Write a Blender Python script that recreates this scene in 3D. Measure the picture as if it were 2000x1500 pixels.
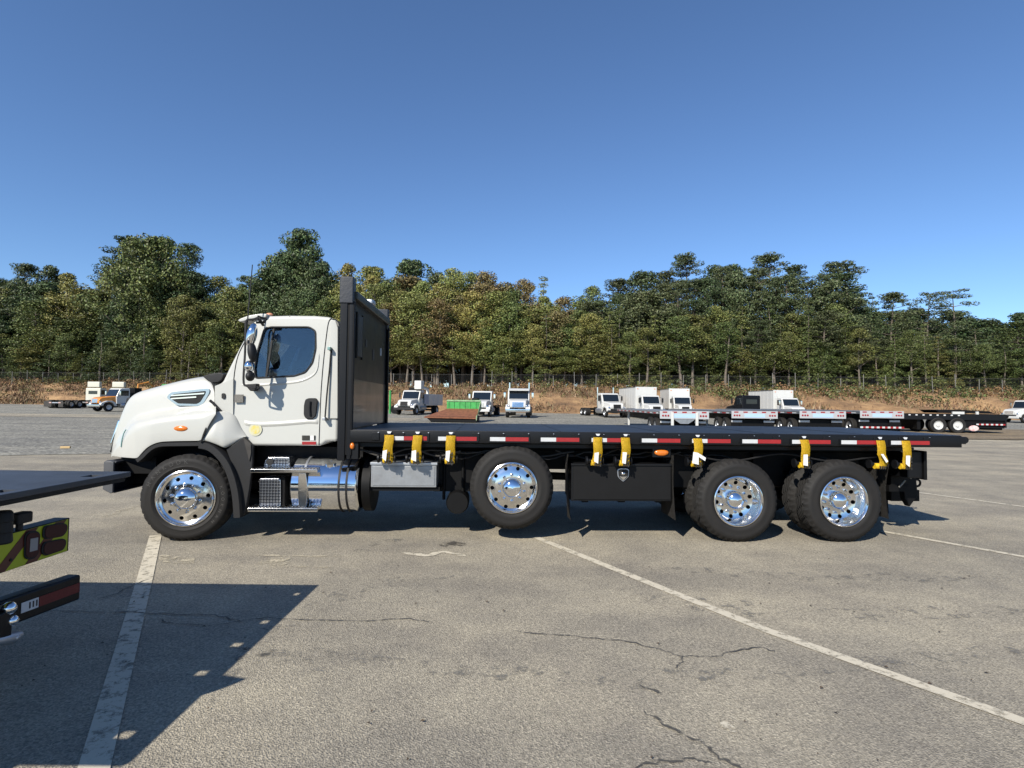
import bpy, bmesh, math, random
import numpy as np
from mathutils import Vector, Matrix, Euler

rad = math.radians
random.seed(7)
rng = np.random.default_rng(11)
for o in list(bpy.data.objects):
    bpy.data.objects.remove(o)
scn = bpy.context.scene
COL = scn.collection

# ------------------------------------------------------------------ camera
F_PX, CAM_H, PITCH, ROLL = 1087.65, 1.6956, 0.0350, 0.0118      # focal length in pixels of a 2000 px wide picture
_fwd = Vector((0, math.cos(PITCH), math.sin(PITCH)))
_r0 = Vector((1, 0, 0)); _u0 = _r0.cross(_fwd)
_right = math.cos(ROLL) * _r0 + math.sin(ROLL) * _u0
_up = -math.sin(ROLL) * _r0 + math.cos(ROLL) * _u0
EYE = Vector((0, 0, CAM_H))
cam = bpy.data.cameras.new('camera')
cam.sensor_width = 36; cam.lens = F_PX / 2000 * 36
cam.clip_start = 0.05; cam.clip_end = 3000
camo = bpy.data.objects.new('camera', cam); COL.objects.link(camo)
m = Matrix((_right, _up, -_fwd)).transposed().to_4x4(); m.translation = EYE
camo.matrix_world = m
scn.camera = camo

# ------------------------------------------------------------------ sky, sun, exposure
SUN_A, SUN_B = 0.70, 1.15               # shadow of a 1 m pole falls this far along +X and +Y
sun_el = math.atan(1 / math.hypot(SUN_A, SUN_B))
sun_az = math.atan2(-SUN_A, -SUN_B)     # direction towards the sun, clockwise from +Y
world = bpy.data.worlds.new('World'); scn.world = world; world.use_nodes = True
wn = world.node_tree.nodes; wl = world.node_tree.links
sky = wn.new('ShaderNodeTexSky'); sky.sky_type = 'NISHITA'; sky.sun_disc = False
sky.sun_elevation = sun_el; sky.sun_rotation = sun_az
sky.altitude = 200; sky.air_density = 0.9; sky.dust_density = 0.0; sky.ozone_density = 7.0
bg = wn['Background']; bg.inputs[1].default_value = 0.106
wl.new(sky.outputs[0], bg.inputs[0])
sl = bpy.data.lights.new('sun', 'SUN'); sl.energy = 5.0; sl.angle = rad(0.53); sl.color = (1, 0.94, 0.83)
so = bpy.data.objects.new('sun', sl); COL.objects.link(so)
so.rotation_euler = Vector((SUN_A, SUN_B, -1)).to_track_quat('-Z', 'Y').to_euler()
vs = scn.view_settings
scn.display_settings.display_device = 'sRGB'
vs.view_transform = 'Standard'; vs.look = 'None'; vs.exposure = 0.58; vs.gamma = 1; vs.use_curve_mapping = False
scn.cycles.max_bounces = 8; scn.cycles.transparent_max_bounces = 24
scn.cycles.use_denoising = True

# ------------------------------------------------------------------ measuring helpers
def ray(px, py):
    return _fwd + _right * ((px - 1000) / F_PX) - _up * ((py - 750) / F_PX)
def GP(px, py, z=0.0):
    d = ray(px, py); k = (z - CAM_H) / d.z
    return EYE + d * k
def WP(px, py, Y):
    d = ray(px, py)
    return EYE + d * (Y / d.y)
TX, TY, TH = -1.9506, 6.762, 0.0446      # flatbed truck: near front corner of its deck, heading
_tn = Vector((-math.sin(TH), math.cos(TH), 0)); _ts = Vector((math.cos(TH), math.sin(TH), 0)); _to = Vector((TX, TY, 0))
def TP(px, py, t):
    d = ray(px, py); k = (_to + _tn * t - EYE).dot(_tn) / d.dot(_tn)
    p = EYE + d * k - _to
    return (p.dot(_ts), p.z)
def TS(px, t): return TP(px, 900, t)[0]
def TL(pts, t): return [TP(x, y, t) for x, y in pts]
def zg(x, y):                            # the yard climbs gently towards the woods
    k = max(0.0, y - 24.0)
    return 0.0125 * k * k / (k + 8.0)

# ------------------------------------------------------------------ materials
MATS = {}
ALB = 0.79                               # non-metal colours scaled down to offset the raised exposure, so shadows come out darker
def mat(name, col, rough=0.5, metal=0.0, coat=0.0, var=0.0, vscale=5.0, bump=0.0, bscale=40.0, col2=None, spec=0.5, coatr=0.05):
    m = bpy.data.materials.new(name); m.use_nodes = True; MATS[name] = m
    if metal < 0.5:
        col = tuple(c * ALB for c in col); col2 = tuple(c * ALB for c in col2) if col2 else None
    nt = m.node_tree; b = nt.nodes['Principled BSDF']
    b.inputs['Base Color'].default_value = (*col, 1); b.inputs['Roughness'].default_value = rough
    b.inputs['Metallic'].default_value = metal; b.inputs['Coat Weight'].default_value = coat
    b.inputs['Coat Roughness'].default_value = coatr; b.inputs['Specular IOR Level'].default_value = spec
    if var or bump:
        tc = nt.nodes.new('ShaderNodeTexCoord')
    if var:
        n = nt.nodes.new('ShaderNodeTexNoise'); n.inputs['Scale'].default_value = vscale; n.inputs['Detail'].default_value = 8
        n.inputs['Roughness'].default_value = 0.65
        nt.links.new(tc.outputs['Object'], n.inputs['Vector'])
        r = nt.nodes.new('ShaderNodeValToRGB'); r.color_ramp.elements[0].position = 0.32; r.color_ramp.elements[1].position = 0.68
        c2 = col2 or tuple(c * (1 - var) for c in col)
        r.color_ramp.elements[0].color = (*c2, 1); r.color_ramp.elements[1].color = (*col, 1)
        nt.links.new(n.outputs['Fac'], r.inputs[0]); nt.links.new(r.outputs[0], b.inputs['Base Color'])
        mr = nt.nodes.new('ShaderNodeMapRange'); mr.inputs[3].default_value = min(1, rough * 1.35); mr.inputs[4].default_value = rough * 0.8
        nt.links.new(n.outputs['Fac'], mr.inputs[0]); nt.links.new(mr.outputs[0], b.inputs['Roughness'])
    if bump:
        n2 = nt.nodes.new('ShaderNodeTexNoise'); n2.inputs['Scale'].default_value = bscale; n2.inputs['Detail'].default_value = 6
        nt.links.new(tc.outputs['Object'], n2.inputs['Vector'])
        bp = nt.nodes.new('ShaderNodeBump'); bp.inputs['Strength'].default_value = bump; bp.inputs['Distance'].default_value = 0.02
        nt.links.new(n2.outputs['Fac'], bp.inputs['Height']); nt.links.new(bp.outputs[0], b.inputs['Normal'])
    return m
W_PAINT = mat('white paint', (0.53, 0.528, 0.490), 0.38, coat=0.35, var=0.04, vscale=1.5)
W_PLAIN = mat('white van paint', (0.64, 0.64, 0.62), 0.4, coat=0.3, var=0.06, vscale=1.2)
W_CREAM = mat('cream white paint', (0.66, 0.64, 0.54), 0.4, coat=0.3, var=0.06)
BLACK = mat('black satin paint', (0.0065, 0.0068, 0.008), 0.40, spec=0.3, var=0.35, vscale=4, bump=0.08, bscale=60)
BLACKG = mat('black gloss paint', (0.006, 0.006, 0.0075), 0.36, spec=0.3, var=0.3, vscale=3)
NAVY = mat('dark steel paint', (0.022, 0.025, 0.034), 0.40, var=0.3, vscale=3, bump=0.1, bscale=30)
FRAME = mat('chassis black', (0.0045, 0.0045, 0.005), 0.55, var=0.4, vscale=5, spec=0.2)
PLASTIC = mat('black plastic', (0.016, 0.016, 0.017), 0.55, var=0.2, vscale=6, spec=0.35, bump=0.12, bscale=120)
RUBBER = mat('tyre rubber', (0.0110, 0.0105, 0.0102), 0.68, var=0.45, vscale=5, col2=(0.016, 0.0142, 0.0130), spec=0.35, bump=0.1, bscale=80)
GROOVE = mat('gap shadow black', (0.008, 0.008, 0.008), 0.8)
CHROME = mat('chrome', (0.80, 0.81, 0.83), 0.07, 1.0, bump=0.02, bscale=8)
ALUP = mat('polished aluminium', (0.78, 0.77, 0.75), 0.13, 1.0, var=0.05, vscale=10, bump=0.03, bscale=14)
ALU = mat('dull aluminium', (0.52, 0.54, 0.57), 0.42, 0.9, var=0.25, vscale=5)
STEEL = mat('brushed sheet aluminium', (0.40, 0.41, 0.42), 0.46, 0.85, var=0.35, vscale=5, bump=0.12, bscale=4)
AMBER = mat('amber lens', (0.85, 0.22, 0.02), 0.2, coat=0.6, var=0.3, vscale=60)
REDL = mat('red lens', (0.30, 0.010, 0.012), 0.2, coat=0.5)
REDR = mat('shaded red reflector', (0.16, 0.007, 0.007), 0.5, var=0.35, vscale=60)  # red darkened to carry the shade beneath the recovery truck's deck
REDDK = mat('dark red lens', (0.062, 0.018, 0.017), 0.5, spec=0.2)
TAPER = mat('red reflective tape', (0.36, 0.020, 0.022), 0.35, var=0.2, vscale=30)
TAPEW = mat('white reflective tape', (0.62, 0.63, 0.64), 0.35, var=0.12, vscale=30)
YEL = mat('yellow strap webbing', (0.86, 0.54, 0.012), 0.65, var=0.22, vscale=22, bump=0.2, bscale=180)
INK = mat('black print', (0.02, 0.018, 0.014), 0.7)
PAPER = mat('white paper tag', (0.82, 0.82, 0.80), 0.7, var=0.1, vscale=40)
LIME = mat('lime reflective sheet', (0.46, 0.52, 0.015), 0.4, var=0.08)
MAROON = mat('maroon reflective sheet', (0.11, 0.024, 0.016), 0.4, var=0.1)
GREY = mat('grey interior lining', (0.42, 0.44, 0.47), 0.8, var=0.15)
SEAT = mat('dark seat fabric', (0.05, 0.055, 0.065), 0.9)
ORANGE = mat('orange truck paint', (0.75, 0.28, 0.03), 0.35, coat=0.4)
GREEN = mat('green painted steel', (0.06, 0.42, 0.09), 0.5, var=0.45, vscale=3)
RUST = mat('rusty steel', (0.30, 0.11, 0.05), 0.8, var=0.6, vscale=4, bump=0.2, bscale=8)
BROWNP = mat('worn brown reflection panel', (0.115, 0.085, 0.062), 0.30, var=0.5, vscale=2.2, col2=(0.045, 0.036, 0.030), coat=0.3)  # brown of the reflected bank painted into the colour, over worn mottling
DUSTY = mat('dusty dark rubber', (0.060, 0.055, 0.050), 0.8, var=0.4, vscale=7)
GREENG = mat('teal plastic', (0.20, 0.35, 0.33), 0.4)
DGLASS = mat('dark window glass', (0.010, 0.014, 0.018), 0.05, coat=0.5)
CLOTHW = mat('weathered grey wood', (0.30, 0.29, 0.28), 0.8, var=0.3)
BARK = mat('bark', (0.20, 0.165, 0.13), 0.9, var=0.5, vscale=3)
HOUSE = mat('pale house siding', (0.66, 0.64, 0.58), 0.7)
GALV = mat('galvanised steel', (0.24, 0.23, 0.21), 0.6, 0.2)

def glass_mat():
    m = bpy.data.materials.new('cab window glass'); m.use_nodes = True; nt = m.node_tree
    for n in list(nt.nodes): nt.nodes.remove(n)
    o = nt.nodes.new('ShaderNodeOutputMaterial'); t = nt.nodes.new('ShaderNodeBsdfTransparent'); g = nt.nodes.new('ShaderNodeBsdfGlossy')
    t.inputs[0].default_value = (0.84, 0.90, 0.92, 1); g.inputs['Roughness'].default_value = 0.02; g.inputs[0].default_value = (0.9, 0.95, 1, 1)
    f = nt.nodes.new('ShaderNodeFresnel'); f.inputs[0].default_value = 1.7; mx = nt.nodes.new('ShaderNodeMixShader')
    nt.links.new(f.outputs[0], mx.inputs[0]); nt.links.new(t.outputs[0], mx.inputs[1]); nt.links.new(g.outputs[0], mx.inputs[2]); nt.links.new(mx.outputs[0], o.inputs[0])
    return m
GLASS = glass_mat()

def asphalt_mat(name, base, dark, grain, patch_scale, stone=0.5):
    m = bpy.data.materials.new(name); m.use_nodes = True; nt = m.node_tree; b = nt.nodes['Principled BSDF']; L = nt.links.new
    base = tuple(c * ALB for c in base); dark = tuple(c * ALB for c in dark)
    tc = nt.nodes.new('ShaderNodeTexCoord')
    def noise(sc, det=6, rgh=0.6):
        n = nt.nodes.new('ShaderNodeTexNoise'); n.inputs['Scale'].default_value = sc; n.inputs['Detail'].default_value = det; n.inputs['Roughness'].default_value = rgh
        L(tc.outputs['Object'], n.inputs['Vector']); return n
    def ramp(src, p0, c0, p1, c1):
        r = nt.nodes.new('ShaderNodeValToRGB'); e = r.color_ramp.elements
        e[0].position = p0; e[0].color = (*c0, 1); e[1].position = p1; e[1].color = (*c1, 1); L(src, r.inputs[0]); return r
    def mul(a, bb, f=1.0):
        x = nt.nodes.new('ShaderNodeMixRGB'); x.blend_type = 'MULTIPLY'; x.inputs[0].default_value = f; L(a, x.inputs[1]); L(bb, x.inputs[2]); return x
    big = ramp(noise(patch_scale, 5).outputs[0], 0.34, dark, 0.66, base)
    mid = ramp(noise(1.1, 9, 0.72).outputs[0], 0.32, (0.72, 0.72, 0.74), 0.66, (1.12, 1.11, 1.07))
    v = nt.nodes.new('ShaderNodeTexVoronoi'); v.inputs['Scale'].default_value = grain; L(tc.outputs['Object'], v.inputs['Vector'])
    sp = ramp(v.outputs['Color'], 0.08, (1 - stone,) * 3, 0.92, (1 + stone * 0.75, 1 + stone * 0.72, 1 + stone * 0.66))
    fine = ramp(noise(grain * 0.45, 4, 0.75).outputs[0], 0.36, (1 - stone * 0.8,) * 3, 0.64, (1 + stone * 0.45,) * 3)
    # long faint scuffs and tyre tracks
    mp = nt.nodes.new('ShaderNodeMapping'); mp.inputs['Scale'].default_value = (0.10, 0.55, 1); mp.inputs['Rotation'].default_value = (0, 0, 0.25)
    L(tc.outputs['Object'], mp.inputs['Vector'])
    sn = nt.nodes.new('ShaderNodeTexNoise'); sn.inputs['Scale'].default_value = 1.5; sn.inputs['Detail'].default_value = 7; L(mp.outputs[0], sn.inputs['Vector'])
    sc = ramp(sn.outputs[0], 0.36, (0.80, 0.80, 0.81), 0.62, (1.06, 1.05, 1.02))
    c = mul(mul(mul(mul(big.outputs[0], mid.outputs[0]).outputs[0], sp.outputs[0]).outputs[0], fine.outputs[0]).outputs[0], sc.outputs[0])
    L(c.outputs[0], b.inputs['Base Color']); b.inputs['Roughness'].default_value = 0.9; b.inputs['Specular IOR Level'].default_value = 0.25
    bp = nt.nodes.new('ShaderNodeBump'); bp.inputs['Strength'].default_value = 0.55; bp.inputs['Distance'].default_value = 0.012
    L(v.outputs['Distance'], bp.inputs['Height']); L(bp.outputs[0], b.inputs['Normal'])
    return m
ASPHALT = asphalt_mat('worn asphalt', (0.49, 0.440, 0.350), (0.375, 0.345, 0.288), 105, 0.22, 0.36)
GRAVEL = asphalt_mat('crushed grey gravel', (0.385, 0.375, 0.335), (0.295, 0.29, 0.265), 14, 0.10, 0.55)
DIRT = asphalt_mat('dusty dirt track', (0.34, 0.27, 0.18), (0.24, 0.19, 0.13), 20, 0.3, 0.35)

def worn_mat(name, col, thr, under=None, scale=9.0):
    m = bpy.data.materials.new(name); m.use_nodes = True; nt = m.node_tree; b = nt.nodes['Principled BSDF']; L = nt.links.new
    o = nt.nodes['Material Output']
    b.inputs['Base Color'].default_value = (*[c * ALB for c in col], 1); b.inputs['Roughness'].default_value = 0.85
    tc = nt.nodes.new('ShaderNodeTexCoord'); n = nt.nodes.new('ShaderNodeTexNoise'); n.inputs['Scale'].default_value = scale; n.inputs['Detail'].default_value = 9; n.inputs['Roughness'].default_value = 0.8
    L(tc.outputs['Object'], n.inputs['Vector'])
    r = nt.nodes.new('ShaderNodeValToRGB'); r.color_ramp.elements[0].position = thr - 0.07; r.color_ramp.elements[1].position = thr + 0.07
    L(n.outputs[0], r.inputs[0]); t = nt.nodes.new('ShaderNodeBsdfTransparent'); mx = nt.nodes.new('ShaderNodeMixShader')
    L(r.outputs[0], mx.inputs[0]); L(t.outputs[0], mx.inputs[1]); L(b.outputs[0], mx.inputs[2]); L(mx.outputs[0], o.inputs[0])
    return m
LINEP = worn_mat('worn cream line paint', (0.62, 0.56, 0.44), 0.43)
LINEF = worn_mat('faded line paint', (0.52, 0.46, 0.34), 0.52)
TAR = worn_mat('dark crack filler', (0.075, 0.070, 0.062), 0.46, scale=18)
OIL = worn_mat('oil stain', (0.07, 0.062, 0.05), 0.50, scale=5)

def leaf_mat(name, transl=0.13, spread=1.4):
    m = bpy.data.materials.new(name); m.use_nodes = True; nt = m.node_tree; b = nt.nodes['Principled BSDF']; L = nt.links.new; o = nt.nodes['Material Output']
    oi = nt.nodes.new('ShaderNodeObjectInfo'); ge = nt.nodes.new('ShaderNodeNewGeometry')
    mr = nt.nodes.new('ShaderNodeMapRange'); mr.inputs[3].default_value = 1 - spread * 0.55; mr.inputs[4].default_value = 1 + spread * 0.6
    L(ge.outputs['Random Per Island'], mr.inputs[0])
    hs = nt.nodes.new('ShaderNodeHueSaturation'); mh = nt.nodes.new('ShaderNodeMapRange')
    wnz = nt.nodes.new('ShaderNodeTexWhiteNoise'); wnz.noise_dimensions = '1D'; L(ge.outputs['Random Per Island'], wnz.inputs['W'])
    mh.inputs[3].default_value = 0.470; mh.inputs[4].default_value = 0.520; L(wnz.outputs['Value'], mh.inputs[0])
    L(mh.outputs[0], hs.inputs['Hue']); L(mr.outputs[0], hs.inputs['Value']); L(oi.outputs['Color'], hs.inputs['Color'])
    L(hs.outputs[0], b.inputs['Base Color']); b.inputs['Roughness'].default_value = 0.55; b.inputs['Specular IOR Level'].default_value = 0.35
    t = nt.nodes.new('ShaderNodeBsdfTranslucent'); L(hs.outputs[0], t.inputs[0]); mx = nt.nodes.new('ShaderNodeMixShader'); mx.inputs[0].default_value = transl
    L(b.outputs[0], mx.inputs[1]); L(t.outputs[0], mx.inputs[2]); L(mx.outputs[0], o.inputs[0])
    return m
LEAF = leaf_mat('leaves'); NEEDLE = leaf_mat('pine needles', 0.10, 1.3)
def grass_mat():
    m = bpy.data.materials.new('dry grass'); m.use_nodes = True; nt = m.node_tree; b = nt.nodes['Principled BSDF']; L = nt.links.new
    ge = nt.nodes.new('ShaderNodeNewGeometry'); r = nt.nodes.new('ShaderNodeValToRGB'); e = r.color_ramp.elements
    e[0].position = 0; e[0].color = (0.13, 0.070, 0.040, 1); e[1].position = 1; e[1].color = (0.40, 0.28, 0.17, 1)
    for p, c in ((0.3, (0.22, 0.125, 0.070, 1)), (0.5, (0.29, 0.175, 0.105, 1)), (0.62, (0.12, 0.12, 0.05, 1)), (0.75, (0.20, 0.16, 0.075, 1))):
        q = e.new(p); q.color = c
    L(ge.outputs['Random Per Island'], r.inputs[0])
    for q in e: q.color = (q.color[0] * ALB, q.color[1] * ALB, q.color[2] * ALB, 1)
    L(r.outputs[0], b.inputs['Base Color']); b.inputs['Roughness'].default_value = 0.8
    return m
GRASS = grass_mat()
def bank_mat():
    m = bpy.data.materials.new('bank soil'); m.use_nodes = True; nt = m.node_tree; b = nt.nodes['Principled BSDF']; L = nt.links.new
    tc = nt.nodes.new('ShaderNodeTexCoord'); n = nt.nodes.new('ShaderNodeTexNoise'); n.inputs['Scale'].default_value = 0.35; n.inputs['Detail'].default_value = 10; n.inputs['Roughness'].default_value = 0.7
    L(tc.outputs['Object'], n.inputs['Vector']); r = nt.nodes.new('ShaderNodeValToRGB'); e = r.color_ramp.elements
    e[0].position = 0.3; e[0].color = (0.11, 0.065, 0.036, 1); e[1].position = 0.74; e[1].color = (0.50, 0.32, 0.155, 1); q = e.new(0.5); q.color = (0.27, 0.16, 0.078, 1)
    for q in e: q.color = (q.color[0] * ALB, q.color[1] * ALB, q.color[2] * ALB, 1)
    L(n.outputs[0], r.inputs[0]); L(r.outputs[0], b.inputs['Base Color']); b.inputs['Roughness'].default_value = 0.95
    n2 = nt.nodes.new('ShaderNodeTexNoise'); n2.inputs['Scale'].default_value = 2.5; n2.inputs['Detail'].default_value = 6; L(tc.outputs['Object'], n2.inputs['Vector'])
    bp = nt.nodes.new('ShaderNodeBump'); bp.inputs['Strength'].default_value = 0.8; bp.inputs['Distance'].default_value = 0.3; L(n2.outputs[0], bp.inputs['Height']); L(bp.outputs[0], b.inputs['Normal'])
    return m
BANK = bank_mat()

# ------------------------------------------------------------------ mesh helpers
def link(name, data, mt=None, parent=None):
    o = bpy.data.objects.new(name, data); COL.objects.link(o)
    if mt is not None and data is not None:
        data.materials.clear(); data.materials.append(mt)
    if parent is not None: o.parent = parent
    return o
def tag(o, label=None, cat=None, group=None, kind=None):
    if label: o['label'] = label
    if cat: o['category'] = cat
    if group: o['group'] = group
    if kind: o['kind'] = kind
    return o
def empty(name, loc=(0, 0, 0), rz=0.0):
    o = bpy.data.objects.new(name, None); COL.objects.link(o); o.location = loc; o.rotation_euler = (0, 0, rz); o.empty_display_size = 0.2
    return o
def copy_tree(o, parent=None):
    c = o.copy(); COL.objects.link(c); c.parent = parent
    for ch in list(o.children): copy_tree(ch, c)
    return c

class MB:
    def __init__(s): s.bm = bmesh.new(); s.bev = False
    def vf(s, vs_, fs):
        v = [s.bm.verts.new(p) for p in vs_]
        for f in fs:
            try: s.bm.faces.new([v[i] for i in f])
            except ValueError: pass
        return s
    def box(s, x0, x1, y0, y1, z0, z1, top=None):
        P = [(x0, y0, z0), (x1, y0, z0), (x1, y1, z0), (x0, y1, z0), (x0, y0, z1), (x1, y0, z1), (x1, y1, z1), (x0, y1, z1)]
        return s.vf(P, [(0, 3, 2, 1), (4, 5, 6, 7), (0, 1, 5, 4), (1, 2, 6, 5), (2, 3, 7, 6), (3, 0, 4, 7)])
    def prism(s, poly, a, b, axis='y'):
        n = len(poly)
        def pt(u, v, w): return {'y': (u, w, v), 'x': (w, u, v), 'z': (u, v, w)}[axis]
        A = [pt(u, v, a) for u, v in poly]; Bq = [pt(u, v, b) for u, v in poly]
        fs = [tuple(range(n)), tuple(range(2 * n - 1, n - 1, -1))]
        fs += [(i, i + n, (i + 1) % n + n, (i + 1) % n) for i in range(n)]
        return s.vf(A + Bq, fs)
    def tube(s, pts, r, n=8, cap=True):
        pts = [Vector(p) for p in pts]; rr = r if hasattr(r, '__len__') else [r] * len(pts)
        rings = []; prev = None
        for i, p in enumerate(pts):
            d = (pts[min(i + 1, len(pts) - 1)] - pts[max(i - 1, 0)]).normalized()
            if prev is None:
                a = d.orthogonal().normalized()
            else:
                a = (prev - d * prev.dot(d)).normalized()
            prev = a; b = d.cross(a)
            rings.append([s.bm.verts.new(p + (a * math.cos(2 * math.pi * k / n) + b * math.sin(2 * math.pi * k / n)) * rr[i]) for k in range(n)])
        for A, Bq in zip(rings, rings[1:]):
            for k in range(n): s.bm.faces.new((A[k], A[(k + 1) % n], Bq[(k + 1) % n], Bq[k]))
        if cap:
            s.bm.faces.new(rings[0][::-1]); s.bm.faces.new(rings[-1])
        return s
    def cyl(s, p, q, r, n=16): return s.tube([p, q], r, n)
    def lathe(s, prof, c=(0, 0, 0), n=48, axis='y', closed=False, mod=None):
        rings = []
        for k in range(n):
            a = 2 * math.pi * k / n; ring = []
            for j, (r, h) in enumerate(prof):
                if mod: r = mod(k, j, r)
                u, v = r * math.cos(a), r * math.sin(a)
                p = {'y': (u, h, v), 'z': (u, v, h), 'x': (h, u, v)}[axis]
                ring.append(s.bm.verts.new((p[0] + c[0], p[1] + c[1], p[2] + c[2])))
            rings.append(ring)
        m_ = len(prof)
        for k in range(n):
            A, Bq = rings[k], rings[(k + 1) % n]
            for j in range(m_ if closed else m_ - 1):
                j2 = (j + 1) % m_
                s.bm.faces.new((A[j], Bq[j], Bq[j2], A[j2]))
        return s
    def ball(s, c, r, n=16, sc=(1, 1, 1)):
        mm = Matrix.Translation(c) @ Matrix.Diagonal((*[r * k for k in sc], 1))
        bmesh.ops.create_uvsphere(s.bm, u_segments=n, v_segments=max(6, n // 2), radius=1, matrix=mm); return s
    def grid(s, rows, flip=False):
        R = [[s.bm.verts.new(p) for p in row] for row in rows]
        s.R = R
        for A, Bq in zip(R, R[1:]):
            for k in range(len(A) - 1):
                q = (A[k], A[k + 1], Bq[k + 1], Bq[k]); s.bm.faces.new(q[::-1] if flip else q)
        return s
    def bevel(s, w, seg=2, ang=25):
        s.bm.normal_update(); s.bev = True
        es = [e for e in s.bm.edges if len(e.link_faces) == 2 and e.calc_face_angle(0) > rad(ang)]
        bmesh.ops.bevel(s.bm, geom=es, offset=w, offset_type='OFFSET', segments=seg, profile=0.5, affect='EDGES', clamp_overlap=True)
        return s
    def crease(s, cols, val=0.8):
        lay = s.bm.edges.layers.float.get('crease_edge') or s.bm.edges.layers.float.new('crease_edge')
        for A, Bq in zip(s.R, s.R[1:]):
            for c in cols:
                e = s.bm.edges.get((A[c], Bq[c]))
                if e: e[lay] = val
        return s
    def mirror(s, y):
        g = bmesh.ops.duplicate(s.bm, geom=s.bm.verts[:] + s.bm.edges[:] + s.bm.faces[:])
        for v in g['geom']:
            if isinstance(v, bmesh.types.BMVert): v.co.y = 2 * y - v.co.y
        bmesh.ops.remove_doubles(s.bm, verts=s.bm.verts[:], dist=1e-4)
        return s
    def xform(s, fn):
        for v in s.bm.verts: v.co = fn(v.co)
        return s
    def mesh(s, name, sharp=35, norm=True):
        if norm: bmesh.ops.recalc_face_normals(s.bm, faces=s.bm.faces[:])
        me = bpy.data.meshes.new(name); s.bm.to_mesh(me); s.bm.free()
        me.polygons.foreach_set('use_smooth', [True] * len(me.polygons)); me.set_sharp_from_angle(angle=rad(sharp))
        return me
    def build(s, name, mt, parent=None, sharp=35, norm=True):
        b = s.bev; o = link(name, s.mesh(name, 60 if b else sharp, norm), mt, parent)
        if b: o.modifiers.new('flat_faces', 'WEIGHTED_NORMAL').keep_sharp = True
        return o

def bevel_box(x0, x1, y0, y1, z0, z1, w=0.01, seg=2): return MB().box(x0, x1, y0, y1, z0, z1).bevel(w, seg)
def apply_mods(o, sharp=30):
    dg = bpy.context.evaluated_depsgraph_get(); ev = o.evaluated_get(dg)
    me = bpy.data.meshes.new_from_object(ev, depsgraph=dg); old = o.data; mts = list(old.materials)
    o.modifiers.clear(); o.data = me
    me.polygons.foreach_set('use_smooth', [True] * len(me.polygons)); me.set_sharp_from_angle(angle=rad(sharp))
    return o
def cut(o, cutters, sharp=30):
    tmp = []
    for c in cutters:
        co = link('cutter', c.mesh('cutter'), None, o.parent); co.location = o.location; tmp.append(co)
        md = o.modifiers.new('b', 'BOOLEAN'); md.operation = 'DIFFERENCE'; md.solver = 'EXACT'; md.object = co
    had = [m_.type for m_ in o.modifiers]
    apply_mods(o, sharp)
    b_ = bmesh.new(); b_.from_mesh(o.data)
    bmesh.ops.triangulate(b_, faces=[f for f in b_.faces if len(f.verts) > 4], ngon_method='BEAUTY')
    b_.to_mesh(o.data); b_.free(); o.data.set_sharp_from_angle(angle=rad(sharp))
    if 'WEIGHTED_NORMAL' in had: o.modifiers.new('flat_faces', 'WEIGHTED_NORMAL').keep_sharp = True
    for c in tmp: bpy.data.objects.remove(c)
    return o
def subsurf(o, lv=2, sharp=60):
    md = o.modifiers.new('s', 'SUBSURF'); md.levels = lv; md.render_levels = lv
    return apply_mods(o, sharp)
def round_poly(pts, r, n=4):
    """polygon with its corners rounded"""
    out = []; N = len(pts)
    for i in range(N):
        p0, p1, p2 = Vector(pts[i - 1]), Vector(pts[i]), Vector(pts[(i + 1) % N])
        a = (p0 - p1); b = (p2 - p1); q = min(r, a.length * 0.45, b.length * 0.45)
        A = p1 + a.normalized() * q; Bq = p1 + b.normalized() * q
        for k in range(n + 1):
            t = k / n; out.append(tuple(A * (1 - t) ** 2 + p1 * 2 * t * (1 - t) + Bq * t * t))
    return out
def lerp_tab(tab, x):
    return float(np.interp(x, [a for a, _ in tab], [b for _, b in tab]))

# ================================================================== the setting
YN = [-60, -20, 0, 10, 16, 20] + list(range(24, 130, 2)) + [150, 200, 300, 500, 900]
XN = [-700, -300, -150, -80, -40, -20, -10, 0, 10, 20, 40, 80, 150, 300, 700]
ground = MB().grid([[(x, y, zg(x, y)) for x in XN] for y in YN], flip=False).build('ground', ASPHALT, norm=False)
tag(ground, 'worn grey asphalt of the truck yard', kind='structure')

def sheet(name, near, far_y, mt, lift, label):
    """a sheet from a wavy near edge to far_y that follows the yard's slope"""
    ys = [y for y in YN if 24 <= y <= far_y]
    rows = []
    rows.append([(x, y, zg(x, y) + lift) for x, y in near])
    rows.append([(x, max(y + 0.3, 23.0) if y < 23 else y + 0.01, zg(x, max(y, 23.0)) + lift) for x, y in near])
    for yy in ys:
        rows.append([(x, max(yy, y + 0.02), zg(x, max(yy, y + 0.02)) + lift) for x, y in near])
    return tag(MB().grid(rows).build(name, mt, norm=False), label, kind='structure')
gx = np.linspace(-160, 160, 161)
near = [(float(x), float(np.interp(x, [-160, -40, -14, -4, 6, 16, 40, 160], [15, 15, 16.5, 19.5, 24.5, 29, 33, 36]) + 0.5 * math.sin(x * 1.3) + 0.35 * math.sin(x * 3.7 + 1))) for x in gx]
gravel = sheet('gravel_yard', near, 100, GRAVEL, 0.012, 'crushed grey gravel behind the parking bays')
lane = MB()
for a, b in ((44, 46), (46, 48)):
    pass
lane.grid([[(x, y + 0.012 * (x + 60), zg(x, y) + 0.03) for x in np.linspace(-120, -8, 30)] for y in (44, 46, 48, 50)])
tag(lane.build('drive_lane', ASPHALT, norm=False), 'darker asphalt lane crossing the gravel', kind='structure')
dirt = MB()
dxs = np.linspace(18, 70, 40)
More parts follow.
